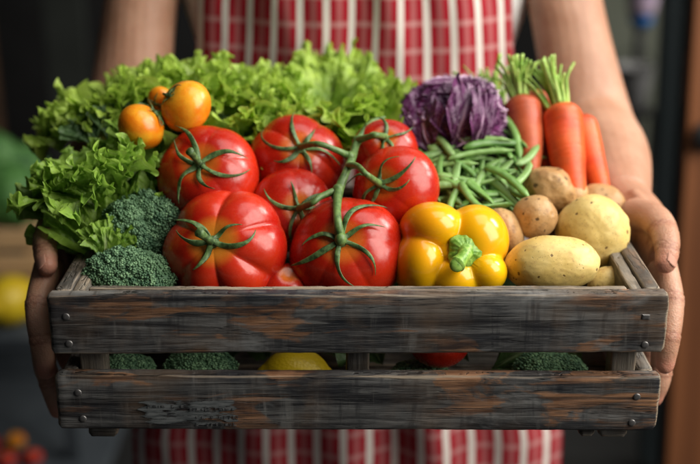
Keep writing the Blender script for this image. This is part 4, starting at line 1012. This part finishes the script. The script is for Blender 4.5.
for xx in (-1.2, X(60, Ys) - .03):
    for yy in (Ys, Ys + .36): boxobj('leg', M['shelf'], stand, xx, xx + .03, yy, yy + .03, -1.05, zr - .0305)
    for yy in (Ys, Ys + .36): boxobj('upright', M['shelf'], stand, xx, xx + .03, yy, yy + .03, zr + .0005, zl - .0305)
def lemon_r(px, rpx, Y, zfloor, ax=.4): 
    p = P(px, 300, Y); r_ = rpx * mpp(p); p.z = zfloor + r_; return lemon(p, r_, ax)
o = lemon_r(10, 25, Ys + .02, zl, 1.2); tag(o, 'yellow lemon in front of the slatted box on the left shelf', 'lemon', 'lemons on the left shelf')
o = lemon_r(-38, 24, Ys + .03, zl, .3); tag(o, 'second lemon further left on the shelf, at the photo edge', 'lemon', 'lemons on the left shelf')
sc_ = empty('slatted_box', (X(0, Ys + .2), Ys + .2, zl)); tag(sc_, 'pale wooden slatted produce box on the left shelf', 'crate')
x0, x1 = X(-90, Ys + .12), X(37, Ys + .12); zz0 = zl; zt2 = P(20, 228, Ys + .12).z
hh = (zt2 - zz0) / 3
for k in range(3):
    boxobj('slat', M['crate_bg'], sc_, x0, x1, Ys + .12, Ys + .13, zz0 + k * hh + .008, zz0 + (k + 1) * hh - .004)
    boxobj('slat', M['crate_bg'], sc_, x1 - .010, x1, Ys + .1315, Ys + .34, zz0 + k * hh + .008, zz0 + (k + 1) * hh - .004)
boxobj('box_floor', M['crate_bg'], sc_, x0, x1 - .012, Ys + .131, Ys + .34, zz0 + .001, zz0 + .010)
for xx in (x0, x1 - .032): boxobj('corner_post', M['crate_bg'], sc_, xx, xx + .02, Ys + .131, Ys + .15, zz0 + .0105, zt2)
for k, (px, py, rp_, Y, lb) in enumerate(((8, 195, 30, Ys + .20, 'dark green cabbage lying lowest in the slatted box'), (30, 205, 22, Ys + .26, 'small dark green cabbage at the right end of the slatted box'), (-5, 160, 26, Ys + .28, 'dark green cabbage topmost of the heap at the left edge'), (24, 168, 22, Ys + .30, 'green cabbage upper right in the heap on the left'))):
    c = P(px, py, Y); r_ = rp_ * mpp(c); o = cabbage(c, (r_, r_, r_), 5 + k * 1.7, M['green_cabbage'], 'green_cabbage', .5, 60, 80); tag(o, lb, 'cabbage', 'green cabbages in the slatted box')
for k, (px, rp_, Y, lb, mt) in enumerate(((6, 9, Ys - .02, 'small red tomato at the left edge of the lower shelf', 'tomato'), (32, 9, Ys - .01, 'small red tomato on the right of the lower shelf group', 'tomato'), (17, 9, Ys + .06, 'orange tomato behind the red ones on the lower shelf', 'tomato_orange'), (-14, 13, Ys + .03, 'red tomato beyond the photo edge on the lower shelf', 'tomato'))):
    p = P(px, 450, Y); r_ = rp_ * mpp(p) ; p.z = zr + r_ * .82 + .0; p.x = X(px, Y) * 1.0
    p.x = P(px, 452, Y).x
    d, t_, a_ = sphere_dirs(30, 40); o = mk('tomato', tomato_pt(t_, a_, .84, .02, 5, k, .14) * r_, gridfaces(30, 40, True), M[mt]); o.location = p; tag(o, lb, 'tomato', 'tomatoes on the lower shelf')

# ------------------------------------------------------------------ lighting
w = bpy.data.worlds.new('World'); scene.world = w; w.use_nodes = True
wt = w.node_tree; bg = wt.nodes['Background']                     # room light: bright window side on the right, dark stall on the left
tc = wt.nodes.new('ShaderNodeTexCoord'); sp = wt.nodes.new('ShaderNodeSeparateXYZ'); wt.links.new(tc.outputs['Generated'], sp.inputs[0])
mr = wt.nodes.new('ShaderNodeMapRange'); mr.interpolation_type = 'SMOOTHSTEP'; wt.links.new(sp.outputs[0], mr.inputs[0]); mr.inputs[1].default_value = -.7; mr.inputs[2].default_value = .9
mr.inputs[3].default_value = .008; mr.inputs[4].default_value = .13; wt.links.new(mr.outputs[0], bg.inputs[1]); bg.inputs[0].default_value = (.84, .91, 1.0, 1)
def area(name, loc, target, size, power, col, sy=None):
    l = bpy.data.lights.new(name, 'AREA'); l.energy = power; l.color = col; l.size = size
    if sy: l.shape = 'RECTANGLE'; l.size_y = sy
    o = bpy.data.objects.new(name, l); COL.objects.link(o); o.location = loc
    o.rotation_euler = (Vector(target) - Vector(loc)).to_track_quat('-Z', 'Y').to_euler(); return o
area('window_light', (1.15, -.35, .85), (0, .15, 0), 1.1, 38, (1.0, .95, .87), 1.4)
area('ceiling_light', (.45, .25, 1.5), (0, .15, 0), 1.0, 10, (1.0, .97, .93))
area('background_fill', (2.2, 1.0, 1.6), (.9, 2.2, 0), 1.0, 70, (1, .95, .88))  # fill lamp added to brighten the wall and door at right

scene.view_settings.view_transform = 'Standard'; scene.view_settings.look = 'None'
scene.view_settings.exposure = 0; scene.view_settings.gamma = 1
scene.cycles.max_bounces = 6; scene.cycles.transparent_max_bounces = 4
